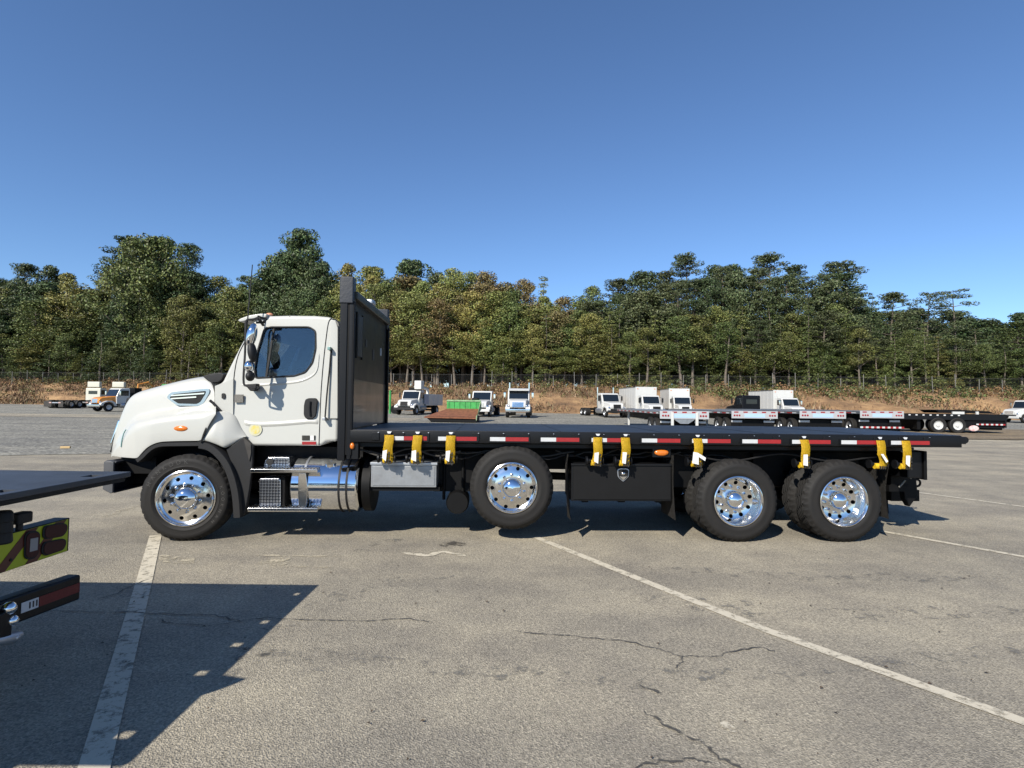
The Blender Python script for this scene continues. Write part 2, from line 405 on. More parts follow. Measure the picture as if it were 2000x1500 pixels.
dirt.grid([[(x, y + 0.4 * math.sin(x * 0.9) + 0.25 * math.sin(2.3 * x + y), zg(x, y) + 0.035) for x in dxs] for y in (30.5, 32, 34, 36, 38, 40, 42)])
tag(dirt.build('dirt_strip', DIRT, norm=False), 'pale brown dirt under the black trailer', kind='structure')

# painted lines, cracks and stains lie on the asphalt
def strip(name, pix, wid, mt, lift=0.006, jit=0.0, parent=ground, sub=1):
    pts = [GP(x, y) for x, y in pix]
    if sub > 1:
        P2 = []
        for a, b in zip(pts, pts[1:]):
            for k in range(sub): P2.append(a.lerp(b, k / sub))
        P2.append(pts[-1]); pts = P2
    w = MB(); rows = []
    for i, p in enumerate(pts):
        d = (pts[min(i + 1, len(pts) - 1)] - pts[max(i - 1, 0)]); n = Vector((-d.y, d.x, 0)).normalized()
        p = p + n * random.uniform(-jit, jit) * 2.2
        ww = wid * (1 + (random.uniform(-0.55, 0.5) if jit else 0)) / 2
        if jit and i in (0, len(pts) - 1): ww *= 0.25
        rows.append([tuple(p + n * ww + Vector((0, 0, lift))), tuple(p - n * ww + Vector((0, 0, lift)))])
    w.grid(rows)
    for f in w.bm.faces:
        f.normal_update()
        if f.normal.z < 0: f.normal_flip()
    return w.build(name, mt, parent, norm=False)
strip('painted_line', [(304, 1046), (283, 1130), (184, 1500), (80, 1890)], 0.13, LINEP, sub=6)
strip('painted_line', [(1046, 1050), (1500, 1233), (2000, 1411), (2600, 1625)], 0.10, LINEP, sub=6)
strip('painted_line', [(1722, 1038), (2000, 1088), (2600, 1196)], 0.10, LINEP, sub=4)
strip('painted_line', [(1792, 962), (2000, 990), (2600, 1071)], 0.10, LINEP, sub=4)
strip('painted_line', [(0, 1120), (70, 1100)], 0.09, LINEF, sub=3)
strip('paint_scuff', [(785, 1081), (830, 1086), (870, 1078), (912, 1086)], 0.07, LINEP, jit=0.01, sub=4)
strip('paint_scuff', [(500, 1084), (560, 1087), (665, 1086)], 0.05, LINEF, jit=0.01, sub=5)
strip('paint_scuff', [(525, 1109), (600, 1107), (668, 1108)], 0.05, LINEF, jit=0.01, sub=5)
strip('paint_scuff', [(530, 1090), (555, 1104)], 0.28, LINEF, jit=0.01, sub=5)
strip('paint_scuff', [(205, 1010), (235, 998), (272, 988)], 0.13, LINEF, jit=0.02, sub=4)
strip('paint_scuff', [(310, 1085), (380, 1100)], 0.16, LINEF, jit=0.02, sub=4)
strip('paint_scuff', [(1405, 1418), (1432, 1424), (1440, 1432)], 0.05, LINEP, jit=0.01, sub=3)
strip('crack', [(95, 1196), (240, 1197), (330, 1201), (420, 1203), (470, 1215), (520, 1208), (620, 1212), (700, 1214), (800, 1209), (840, 1217)], 0.012, TAR, 0.008, 0.006, sub=5)
strip('crack', [(190, 1172), (232, 1160), (245, 1150), (290, 1132)], 0.012, TAR, 0.008, 0.005, sub=4)
strip('crack', [(310, 1210), (330, 1219), (420, 1223), (470, 1214)], 0.010, TAR, 0.008, 0.005, sub=4)
strip('crack', [(1000, 1233), (1120, 1244), (1230, 1254), (1290, 1270), (1335, 1283), (1400, 1284), (1440, 1272), (1490, 1264), (1515, 1276)], 0.011, TAR, 0.008, 0.008, sub=5)
strip('crack', [(1335, 1283), (1330, 1297), (1320, 1308)], 0.011, TAR, 0.008, 0.005, sub=4)
strip('crack', [(1245, 1335), (1275, 1350), (1290, 1357)], 0.022, TAR, 0.008, 0.008, sub=4)
strip('crack', [(1255, 1390), (1320, 1430), (1365, 1448), (1400, 1480), (1440, 1500), (1480, 1530)], 0.017, TAR, 0.008, 0.008, sub=6)
strip('crack', [(1220, 1508), (1290, 1489), (1350, 1486), (1390, 1490)], 0.013, TAR, 0.008, 0.006, sub=6)
strip('oil_stain', [(858, 1065), (885, 1063), (912, 1065)], 0.18, OIL, 0.007, 0.01, sub=3)

MARK = worn_mat('faint tyre mark', (0.20, 0.19, 0.17), 0.60, scale=6)
strip('tyre_mark', [(700, 1085), (715, 1068), (745, 1058), (800, 1052)], 0.16, MARK, 0.005, 0.004, sub=5)
strip('tyre_mark', [(1150, 1150), (1400, 1185), (1700, 1200), (2050, 1190)], 0.30, MARK, 0.005, 0.004, sub=6)
strip('tyre_mark', [(1300, 1110), (1600, 1130), (2050, 1125)], 0.26, MARK, 0.005, 0.004, sub=6)
strip('tyre_mark', [(420, 1270), (800, 1300), (1200, 1330), (1700, 1300), (2050, 1262)], 0.24, MARK, 0.005, 0.004, sub=6)
strip('tyre_mark', [(900, 1120), (700, 1150), (520, 1240), (420, 1400)], 0.22, MARK, 0.005, 0.004, sub=6)
# little clods and leaves blown over the asphalt
deb = MB()
for i in range(90):
    px = random.uniform(20, 1980); py = random.uniform(1075, 1490) if i % 3 else random.uniform(1075, 1200)
    p = GP(px, py); s_ = random.uniform(0.005, 0.017); a = random.uniform(0, 6.3)
    c, n = math.cos(a) * s_, math.sin(a) * s_
    deb.vf([(p.x - c, p.y - n, 0.01), (p.x + n * .6, p.y - c * .6, 0.014), (p.x + c, p.y + n, 0.01), (p.x - n * .6, p.y + c * .6, 0.018)], [(0, 1, 2, 3)])
tag(deb.build('litter', mat('dry leaf litter', (0.10, 0.07, 0.045), 0.9), norm=False), 'dry leaf fragments and clods blown over the asphalt', 'litter', kind='stuff')

# embankment below the woods
def foot(x): return float(np.interp(x, [-200, -140, -75, -40, 0, 30, 60, 100, 200], [100, 95, 86, 79, 72, 68, 66, 64, 62]))
bank = MB(); rows = [[] for _ in range(9)]
for x in np.linspace(-220, 220, 221):
    f0 = foot(x)
    for k, (dy, dz) in enumerate(((-0.5, -0.05), (0.6, 0.35), (2, 1.0), (4, 1.75), (6, 2.5), (8, 3.1), (10, 3.4), (30, 3.7), (260, 5.0))):
        j = 0.0 if k in (0, 8) else 1.0
        rows[k].append((x, f0 + dy + j * 0.7 * math.sin(x * 0.33 + k) + j * random.uniform(-.3, .3), zg(x, f0) + dz + j * (0.22 * math.sin(x * 0.21 + 2 * k) + random.uniform(-.12, .12))))
bank.grid(rows)
tag(bank.build('embankment', BANK, norm=False, sharp=80), 'brown earth bank rising to the fence and woods', kind='structure')
def bank_z(x, y):
    d = y - foot(x)
    return zg(x, foot(x)) + float(np.interp(d, [-0.5, 0.6, 2, 4, 6, 8, 10, 30, 260], [0, .35, 1.0, 1.75, 2.5, 3.1, 3.4, 3.7, 5.0]))

def card_mesh(name, C, N, L, Wd, mt, smooth=False):
    """rhombic leaf cards, all in one mesh"""
    n = len(C); N = N / (np.linalg.norm(N, axis=1, keepdims=True) + 1e-9)
    R_ = rng.normal(size=(n, 3)); T = np.cross(N, R_); T /= (np.linalg.norm(T, axis=1, keepdims=True) + 1e-9); Bv = np.cross(N, T)
    V = np.empty((n, 4, 3)); V[:, 0] = C - T * L[:, None] / 2; V[:, 1] = C + Bv * Wd[:, None] / 2 + N * L[:, None] * 0.10; V[:, 2] = C + T * L[:, None] / 2; V[:, 3] = C - Bv * Wd[:, None] / 2
    me = bpy.data.meshes.new(name); me.vertices.add(n * 4); me.vertices.foreach_set('co', V.ravel())
    me.loops.add(n * 4); me.loops.foreach_set('vertex_index', np.arange(n * 4)); me.polygons.add(n)
    me.polygons.foreach_set('loop_start', np.arange(0, n * 4, 4)); me.polygons.foreach_set('loop_total', np.full(n, 4))
    me.update(); me.validate(); me.materials.append(mt)
    return me
def unit(n):
    d = rng.normal(size=(n, 3)); return d / np.linalg.norm(d, axis=1, keepdims=True)
def clump(c, r, n, flat=1.0, size=(0.30, 0.5), up=0.25):
    d = unit(n); rr = r * rng.uniform(0.45, 1.05, n) ** 0.6
    P = np.array(c) + d * rr[:, None] * np.array([1, 1, flat])
    Nn = d + unit(n) * 0.9 + np.array([0, 0, up])
    return P, Nn, rng.uniform(size[0], size[1], n)
def gather(cl, name, mt, asp=0.6):
    P = np.concatenate([c[0] for c in cl]); Nn = np.concatenate([c[1] for c in cl]); S = np.concatenate([c[2] for c in cl])
    return card_mesh(name, P, Nn, S, S * asp, mt)
def trunk_mesh(H, r0, limbs, lean=0.0, top=0.92):
    t = MB(); pts = []; rs = []
    for k in range(9):
        u = k / 8; pts.append((lean * u * u * 2 + 0.12 * math.sin(u * 7 + lean * 9), 0.12 * math.cos(u * 5 + lean), u * H * top - 0.3)); rs.append(r0 * (1 - u * 0.86) * (1.35 if k == 0 else 1))
    t.tube(pts, rs, 7, cap=False)
    for (z, a, ln, rise, r) in limbs:
        p = Vector((lean * (z / H) ** 2 * 2, 0, z)); d = Vector((math.cos(a), math.sin(a), rise))
        t.tube([p, p + d * ln * 0.5 + Vector((0, 0, ln * 0.05)), p + d * ln + Vector((0, 0, ln * 0.16))], [r, r * 0.65, r * 0.2], 5, cap=False)
    return t.mesh('trunk')
PROTO = {}
def broad(seed, R=4.6, z0=0.26, dens=165, ncl=62, size=(0.22, 0.40), wob=0.35):
    random.seed(seed); H = 20.0; cl = []; limbs = []
    for i in range(ncl):
        u = z0 + (1 - z0) * random.random() ** 0.85; v = (u - z0) / (1 - z0)
        prof = math.sin(math.pi * min(1, (v * 0.80 + 0.17))) ** 0.75
        a = random.uniform(0, 6.283); q = math.sqrt(random.uniform(0.12, 1.0)) * R * prof * random.uniform(1 - wob, 1.08)
        r = random.uniform(0.85, 1.75) * (0.8 if v > 0.85 else 1)
        c = (q * math.cos(a), q * math.sin(a), min(u * H, H - r * 0.7))
        cl.append(clump(c, r, int(dens * r / 1.2), 0.82, size))
        if i % 4 == 0: limbs.append((max(3, c[2] - q * 0.8 - 1), a, max(1, q), 0.7, 0.10))
    cl.append(clump((0, 0, H - 1.0), 1.0, 60, 1, size))
    return trunk_mesh(H, 0.26, limbs, random.uniform(-.4, .4)), gather(cl, 'crown', LEAF), R, H
def dense(seed, R=4.4):
    return broad(seed, R, 0.10, 190, 92, (0.25, 0.44), 0.18)
def pine(seed, R=3.6, z0=0.48, nlev=11, open_=0.0):
    random.seed(seed); H = 20.0; cl = []; limbs = []; lean = random.uniform(-.5, .5)
    for k in range(nlev):
        u = z0 + (1 - z0) * (k + random.uniform(-.25, .25)) / (nlev - 1); u = min(max(u, z0), 0.985); v = (u - z0) / (1 - z0)
        nb = random.choice((3, 4, 5)) if not open_ else random.choice((2, 3))
        a0 = random.uniform(0, 6.28)
        for b in range(nb):
            a = a0 + b * 6.283 / nb + random.uniform(-.5, .5)
            ln = R * (1 - 0.72 * v ** 1.4) * random.uniform(0.45, 1.08)
            z = u * H + ln * 0.12
            limbs.append((u * H - ln * 0.15, a, ln, 0.22, 0.07))
            for q in (1.0, 0.66):
                r = random.uniform(0.6, 1.05) * (0.8 if v > .8 else 1)
                c = (ln * q * math.cos(a) + lean * u * u * 2, ln * q * math.sin(a), min(z * (1 if q == 1 else 0.995) + random.uniform(-.2, .3), H - .4))
                cl.append(clump(c, r, int(115 * r), 0.52, (0.20, 0.36), 0.5))
    cl.append(clump((lean * 1.8, 0, H - 0.9), 0.85, 75, 0.8, (0.26, 0.44), 0.5))
    return trunk_mesh(H, 0.24, limbs, lean, 0.97), gather(cl, 'crown', NEEDLE, 0.4), R, H
def cone(seed, R=3.0, z0=0.06):
    random.seed(seed); H = 20.0; cl = []
    for k in range(17):
        u = z0 + (0.97 - z0) * k / 16; n = max(2, int(7 * (1 - u)) + 2)
        for b in range(n):
            a = random.uniform(0, 6.28); ln = R * (1.05 - u) * random.uniform(0.5, 1.1)
            r = random.uniform(0.55, 1.0) * (1.15 - 0.55 * u)
            cl.append(clump((ln * math.cos(a), ln * math.sin(a), u * H - ln * .1), r, int(110 * r), 0.75, (0.20, 0.36), 0.4))
    return trunk_mesh(H, 0.20, [], 0.0, 0.97), gather(cl, 'crown', NEEDLE, 0.45), R, H
for i in range(5): PROTO['broad%d' % i] = broad(100 + i, 4.6 + 0.3 * (i % 2), 0.24 + 0.04 * (i % 3))
for i in range(3): PROTO['slim%d' % i] = broad(150 + i, 3.0, 0.30, 140, 46, (0.20, 0.36), 0.45)
for i in range(3): PROTO['bare%d' % i] = broad(170 + i, 3.2, 0.42, 145, 44, (0.20, 0.36), 0.4)
PROTO['grand0'] = broad(210, 8.2, 0.10, 150, 230, (0.25, 0.44), 0.22)
for i in range(2): PROTO['dense%d' % i] = dense(200 + i)
for i in range(4): PROTO['pine%d' % i] = pine(300 + i)
for i in range(2): PROTO['open%d' % i] = pine(350 + i, 4.2, 0.42, 9, 1.0)
for i in range(3): PROTO['cone%d' % i] = cone(400 + i, 3.4)
random.seed(5)
LANDMARK = [(-200, 'the gravel'), (110, 'the parked chassis'), (250, 'the white hood'), (430, 'the cab door mirror'), (620, 'the tall black headboard'), (760, 'the bucket truck'), (870, 'the green steel tray'),
            (1000, 'the grille truck'), (1100, 'the bare grass bank'), (1210, 'the first box truck'), (1370, 'the trailers'), (1460, 'the black cab'), (1560, 'the last box truck'), (1680, 'the black trailer'), (1900, 'the parked white nose')]
def landmark(px):
    return [n for x, n in LANDMARK if x <= px][-1]
DESC = {'bare': 'long-stemmed tree', 'grand': 'broad spreading tree', 'broad': 'broadleaf tree', 'slim': 'slender tree', 'dense': 'evergreen tree', 'pine': 'pine tree', 'open': 'open-crowned pine', 'cone': 'cone-shaped conifer'}
NAMES = {'bare': 'young_tree', 'grand': 'broadleaf_tree', 'broad': 'broadleaf_tree', 'slim': 'slender_tree', 'dense': 'evergreen_tree', 'pine': 'pine_tree', 'open': 'pine_tree', 'cone': 'conifer_tree'}
PAL = {'dk': ((0.055, 0.078, 0.030), 'dark green'), 'gr': ((0.085, 0.110, 0.034), 'mid green'), 'ol': ((0.132, 0.138, 0.040), 'olive green'), 'yl': ((0.182, 0.165, 0.048), 'yellowing'),
       'ru': ((0.152, 0.125, 0.052), 'rusty brown'), 'pn': ((0.075, 0.094, 0.040), 'grey-green'), 'lg': ((0.130, 0.150, 0.045), 'light green')}
TREES = {}
def tree(proto, px, ytop, dY, wpx, pal, where, base=0.0):
    tm, cm, R_, H_ = PROTO[proto]
    X = (px - 1000) / F_PX * 80
    for _ in range(4):
        Y = foot(X) + dY; p = WP(px, ytop, Y); X = p.x
    zb = bank_z(X, Y) + base; h = p.z - zb; sc = wpx / F_PX * Y / 2 / R_
    kind = proto.rstrip('0123456789')
    o = empty(NAMES[kind], (X, Y, zb), random.uniform(0, 6.28)); o.scale = (sc, sc, h / H_)
    t = link('trunk', tm, BARK, o); c = link('crown', cm, None, o)
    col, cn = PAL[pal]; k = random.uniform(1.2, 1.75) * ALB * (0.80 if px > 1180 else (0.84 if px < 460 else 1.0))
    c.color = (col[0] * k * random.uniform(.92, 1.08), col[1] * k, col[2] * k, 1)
    lab = '%s %s %s behind %s' % (cn, DESC[kind], where, landmark(px))
    o['px'] = px; o['top'] = ytop; tag(o, lab, 'tree', lab.replace(' tree ', ' trees ', 1)); TREES.setdefault(lab, []).append(o)
# skyline trees: (prototype, x, y of the top, metres behind the bank's foot, crown width, colour)
for a in (('broad0', 14, 545, 24, 120, 'dk'), ('pine0', 52, 516, 30, 110, 'dk'), ('dense0', 96, 520, 26, 90, 'dk'), ('broad1', 140, 534, 18, 110, 'yl'), ('broad2', 182, 566, 20, 100, 'ol'),
          ('pine1', 250, 464, 32, 150, 'dk'), ('grand0', 300, 464, 20, 215, 'gr'), ('pine2', 354, 474, 32, 120, 'dk'), ('broad4', 378, 530, 22, 120, 'dk'), ('slim0', 428, 540, 28, 90, 'ol'),
          ('broad0', 452, 560, 20, 110, 'ol'), ('pine3', 490, 538, 28, 80, 'dk'), ('dense0', 548, 492, 24, 120, 'dk'), ('dense1', 592, 450, 27, 130, 'dk'), ('dense0', 630, 510, 22, 90, 'dk'),
          ('broad1', 676, 516, 28, 110, 'yl'), ('broad2', 728, 522, 26, 110, 'ol'), ('dense1', 802, 508, 34, 130, 'dk'), ('slim1', 852, 532, 26, 80, 'pn'), ('broad3', 888, 526, 22, 110, 'ol'),
          ('slim2', 918, 530, 26, 80, 'ol'), ('broad4', 950, 532, 24, 100, 'ru'), ('slim0', 990, 552, 22, 90, 'ru'), ('broad0', 1022, 546, 22, 90, 'ru'), ('cone0', 1062, 538, 24, 90, 'ol'),
          ('slim1', 1100, 580, 22, 80, 'ru'), ('broad1', 1150, 560, 30, 120, 'gr'), ('pine0', 1205, 546, 30, 110, 'pn'), ('broad2', 1255, 532, 32, 130, 'dk'), ('pine1', 1305, 530, 28, 110, 'pn'),
          ('pine2', 1350, 498, 32, 120, 'pn'), ('broad3', 1395, 520, 32, 120, 'dk'), ('pine3', 1432, 514, 30, 120, 'dk'), ('pine0', 1500, 496, 32, 130, 'pn'), ('pine1', 1548, 520, 28, 110, 'dk'),
          ('pine2', 1622, 516, 30, 150, 'pn'), ('pine3', 1660, 534, 26, 120, 'dk'), ('cone1', 1705, 575, 26, 100, 'pn'), ('pine0', 1742, 572, 24, 110, 'pn'), ('open0', 1806, 572, 22, 110, 'pn'),
          ('open1', 1862, 564, 20, 130, 'pn'), ('cone2', 1905, 640, 24, 120, 'pn'), ('cone0', 1948, 652, 26, 110, 'dk'), ('pine1', 1992, 628, 22, 120, 'gr')):
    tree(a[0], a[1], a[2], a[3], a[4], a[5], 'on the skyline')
# the mass of crowns just below the skyline
TOPLINE = [(-40, 545), (50, 522), (150, 540), (190, 566), (240, 478), (340, 478), (400, 540), (480, 548), (545, 492), (595, 460), (640, 508), (690, 525), (800, 516), (880, 532), (960, 540), (1060, 560), (1110, 590), (1160, 566), (1250, 536), (1350, 506), (1500, 504), (1620, 524), (1700, 580)]
x = -20
while x < 1700:
    ch = (('broad', 'dk'), ('broad', 'gr'), ('dense', 'dk'), ('broad', 'ol')) if x < 660 else ((('broad', 'ol'), ('broad', 'yl'), ('broad', 'lg'), ('slim', 'ru'), ('broad', 'gr')) if x < 1130 else (('broad', 'dk'), ('pine', 'pn'), ('broad', 'pn'), ('dense', 'pn')))
    if 495 < x < 655: ch = (('dense', 'dk'),)
    k, pl = random.choice(ch); n = {'broad': 5, 'slim': 3, 'pine': 4, 'dense': 2}[k]
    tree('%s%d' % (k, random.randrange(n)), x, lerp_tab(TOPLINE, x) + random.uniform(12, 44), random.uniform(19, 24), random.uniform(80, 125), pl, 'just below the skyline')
    x += random.uniform(24, 36)
# front and middle ranks
x = -30
while x < 2030:
    if x < 460: ch = (('broad', 'ol'), ('broad', 'dk'), ('slim', 'gr'), ('broad', 'gr'), ('pine', 'dk'), ('cone', 'dk'))
    elif 510 < x < 640: ch = (('broad', 'dk'), ('broad', 'gr'))
    elif x < 1180: ch = (('broad', 'ol'), ('slim', 'ol'), ('broad', 'lg'), ('slim', 'ru'), ('broad', 'gr'), ('broad', 'yl'), ('broad', 'lg'), ('cone', 'gr'))
    else: ch = (('cone', 'pn'), ('cone', 'gr'), ('broad', 'ol'), ('pine', 'pn'), ('cone', 'lg'), ('broad', 'gr'), ('cone', 'gr'))
    k, pl = random.choice(ch); n = {'broad': 5, 'slim': 3, 'pine': 4, 'cone': 3}[k]
    lim = float(np.interp(x, [0, 200, 300, 420, 600, 760, 1000, 1100, 1300, 1650, 1760, 1900, 2000], [585, 600, 560, 600, 570, 560, 575, 610, 585, 590, 640, 680, 665]))
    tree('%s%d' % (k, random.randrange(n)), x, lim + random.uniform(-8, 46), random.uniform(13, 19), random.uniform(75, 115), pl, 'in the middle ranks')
    x += random.uniform(19, 29)
x = -30
while x < 2030:
    if x < 460: ch = (('broad', 'gr'), ('cone', 'ol'), ('slim', 'ol'), ('cone', 'dk'))
    elif x < 1180: ch = (('bare', 'lg'), ('bare', 'ol'), ('bare', 'lg'), ('bare', 'yl'), ('slim', 'ol'))
    else: ch = (('cone', 'lg'), ('cone', 'gr'), ('bare', 'ol'), ('cone', 'ol'), ('bare', 'lg'), ('bare', 'gr'))
    k, pl = random.choice(ch); n = {'broad': 5, 'slim': 3, 'cone': 3, 'bare': 3}[k]
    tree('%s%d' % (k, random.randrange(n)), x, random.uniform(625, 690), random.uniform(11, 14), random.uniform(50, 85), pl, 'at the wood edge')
    x += random.uniform(24, 40)
x = -40                                   # deep shade behind the trunks
while x < 2040:
    tree(random.choice(('dense0', 'dense1')), x, random.uniform(600, 650), random.uniform(34, 46), random.uniform(110, 150), 'dk', 'deep in the shade')
    x += random.uniform(28, 40)
for lab, os_ in TREES.items():
    if len(os_) == 1: del os_[0]['group']
    elif 'deep in' not in lab:
        hs_ = sorted(os_, key=lambda q: q['top'])
        if len(os_) == 2: wd = ('the taller', 'the shorter')
        elif len(os_) == 3: wd = ('the tallest', 'the middling', 'the shortest')
        else:
            hs_ = sorted(os_, key=lambda q: q['px']); wd = ['%s from left' % w for w in ('first', 'second', 'third', 'fourth', 'fifth', 'sixth', 'seventh', 'eighth', 'ninth', 'tenth')]
        for q, w in zip(hs_, wd): q['label'] = lab + ', ' + w
    for q in os_: del q['px'], q['top']

# dry grass on the bank, weeds along the fence
n = 64000
gxs = rng.uniform(-110, 95, n); gd = rng.uniform(0.0, 11.0, n) ** 1.0
keep = rng.random(n) < np.interp(gxs, [-110, 8, 20, 95], [1, 1, 0.45, 0.35]); gxs, gd = gxs[keep], gd[keep]; n = len(gxs)
gz = np.array([bank_z(x_, foot(x_) + d_) for x_, d_ in zip(gxs, gd)]); gy = np.array([foot(x_) for x_ in gxs]) + gd
hh = rng.uniform(0.15, 0.62, n) ** 1.0 * np.clip(0.55 + 0.6 * np.sin(gxs * 0.9 + 2 * np.sin(gd * 0.8)) * np.sin(gxs * 0.23 + gd) + rng.normal(0, .25, n), .25, 1.5) * np.interp(gd, [0, 1, 9, 11], [0.5, 1, 1.25, 1.5]); ww = rng.uniform(0.05, 0.13, n); aa = rng.uniform(0, 6.28, n); le = rng.normal(0, 0.22, (n, 2))
V = np.empty((n, 3, 3)); V[:, 0] = np.c_[gxs - ww * np.cos(aa), gy - ww * np.sin(aa), gz - 0.15]; V[:, 1] = np.c_[gxs + ww * np.cos(aa), gy + ww * np.sin(aa), gz - 0.15]; V[:, 2] = np.c_[gxs + le[:, 0], gy + le[:, 1], gz + hh]
me = bpy.data.meshes.new('dry_grass'); me.vertices.add(n * 3); me.vertices.foreach_set('co', V.ravel()); me.loops.add(n * 3); me.loops.foreach_set('vertex_index', np.arange(n * 3)); me.polygons.add(n)
me.polygons.foreach_set('loop_start', np.arange(0, n * 3, 3)); me.polygons.foreach_set('loop_total', np.full(n, 3)); me.update(); me.validate()
tag(link('dry_grass', me, GRASS), 'tall dry brown grass covering the bank below the fence', 'grass', kind='stuff')
def weeds(name, cnt, xr, dr, rr, col, label):
    cl = []
    for i in range(cnt):
        x_ = random.uniform(*xr); d_ = random.uniform(*dr); r = random.uniform(*rr); y_ = foot(x_) + d_
        cl.append(clump((x_, y_, bank_z(x_, y_) + r * 0.5), r, int(48 * r / 0.7), 0.8, (0.16, 0.34), 0.3))
    o = link(name, gather(cl, name, LEAF)); o.color = (*[c * ALB for c in col], 1)
    return tag(o, label, 'weeds', kind='stuff')
weeds('undergrowth', 560, (-105, 92), (6.0, 13), (0.35, 1.1), (0.23, 0.145, 0.068), 'tangled brown undergrowth under the trees behind the fence')
weeds('brambles', 230, (18, 95), (4.5, 10), (0.5, 1.15), (0.105, 0.125, 0.042), 'green brambles along the top of the bare bank')
weeds('saplings', 190, (-105, 20), (3.5, 11), (0.3, 0.8), (0.17, 0.155, 0.06), 'yellow-green saplings and weeds along the fence')

# chain link fence on top of the bank
fence = empty('chain_link_fence', (0, foot(0) + 9, bank_z(0, foot(0) + 9)))
fo = Vector(fence.location); line = []
post = MB().cyl((0, 0, -0.4), (0, 0, 2.25), 0.04, 6).mesh('post')
for i, x_ in enumerate(np.arange(-108, 98, 3.0)):
    y_ = foot(x_) + 9.2; p = Vector((x_, y_, bank_z(x_, y_))) - fo; line.append(p)
    q = link('post', post, GALV, fence); q.location = p; q.scale = (1, 1, random.uniform(.85, 1.2)); q.rotation_euler = (random.uniform(-.03, .03), random.uniform(-.03, .03), 0)
for z_ in (2.1,):
    MB().tube([p + Vector((0, 0, z_)) for p in line], 0.006, 4).build('rail', GALV, fence)
fm = bpy.data.materials.new('chain link mesh'); fm.use_nodes = True; nt = fm.node_tree; b = nt.nodes['Principled BSDF']; b.inputs['Base Color'].default_value = (0.3, 0.3, 0.3, 1)
tr = nt.nodes.new('ShaderNodeBsdfTransparent'); mx = nt.nodes.new('ShaderNodeMixShader'); mx.inputs[0].default_value = 0.015
nt.links.new(tr.outputs[0], mx.inputs[1]); nt.links.new(b.outputs[0], mx.inputs[2]); nt.links.new(mx.outputs[0], nt.nodes['Material Output'].inputs[0])
MB().grid([[tuple(p + Vector((0, 0.05, z_))) for p in line] for z_ in (0.1, 2.2)]).build('wire_mesh', fm, fence, norm=False)
tag(fence, 'grey chain link fence along the top of the grass bank', 'fence')

# house half hidden among the trees
hp = WP(176, 700, 118); hs = empty('house', (hp.x, hp.y, 5.0), 0.35)
MB().box(-4, 4, 0, 7, 0, 5.2).build('wall', HOUSE, hs)
MB().prism([(-4.5, 5.1), (4.5, 5.1), (0, 8.3)], -0.4, 7.4).build('roof', mat('grey roof shingles', (0.12, 0.11, 0.11), 0.8), hs)
wm = MB().box(-0.6, 0.6, -0.06, 0.04, 0, 1.4).mesh('window')
for wx in (-2.2, 0, 2.2): link('window', wm, DGLASS, hs).location = (wx, 0, 2.6)
tag(hs, 'pale house glimpsed through a gap in the trees', 'house')

# ================================================================== the flatbed truck
truck = empty('flatbed_truck', (TX, TY, 0), TH)
tag(truck, 'white day-cab flatbed truck with a long empty black steel deck', 'truck')
HALF = 1.2538; W_DECK = 2.5075; ZD = 1.3564; L_DECK = 7.6885
def mirror_part(o):
    """the same part on the far side"""
    me = o.data.copy()
    for v in me.vertices: v.co.y = W_DECK - v.co.y
    me.flip_normals(); return link(o.name.split('.')[0], me, None, o.parent)

# ---- wheels (outer face at y = 0, axle along +y)
def tyre_mesh(R, bead, width, lug=0.020, n=126):
    p = [(bead - .01, 0.045), (bead + .012, 0.012), (bead + (R - bead) * .28, -0.008), (bead + (R - bead) * .34, -0.002), (bead + (R - bead) * .55, -0.012), (bead + (R - bead) * .74, -0.004), (bead + (R - bead) * .78, 0.004), (R - .020, 0.022), (R - 0.004, 0.045)]
    t0, t1 = 0.05, width - 0.05; k = 4; gw = 0.013
    shoulder = {7, 8}
    for j in range(k):
        c = t0 + (t1 - t0) * (j + 0.5) / k
        p += [(R, c - gw), (R - .022, c - gw * .7), (R - .022, c + gw * .7), (R, c + gw)]
    q = [(r, width - y) for r, y in reversed(p[:9])]; n0 = len(p); p += q
    low = shoulder | {n0, n0 + 1}
    def mod(kk, j, r):
        if j in low and kk % 3 == 0: return r - lug
        if 9 <= j < n0 and kk % 6 == (j // 4) % 6: return r - 0.014
        return r
    return MB().lathe(p, n=n, mod=mod).mesh('tyre', 50)
def rim_front(rf):
    p = [(rf, 0.012), (rf + .004, 0.0), (rf - .008, -0.006), (rf - .02, 0.004), (rf - .032, 0.03), (rf - .05, 0.040), (0.225, 0.030), (0.19, 0.018), (0.125, 0.014), (0.10, 0.014),
         (0.10, 0.03), (0.19, 0.034), (0.225, 0.046), (rf - .05, 0.056), (rf - .03, 0.07), (rf - .02, 0.20), (rf, 0.20)]
    o = link('wheel', MB().lathe(p, n=72, closed=True).mesh('wheel'), ALUP)
    cs = MB()
    for k in range(10):
        a = 2 * math.pi * (k + .5) / 10; c = (0.242 * math.cos(a), 0, 0.242 * math.sin(a)); cs.cyl((c[0], -.05, c[2]), (c[0], .12, c[2]), 0.024, 14)
    return cut(o, [cs])
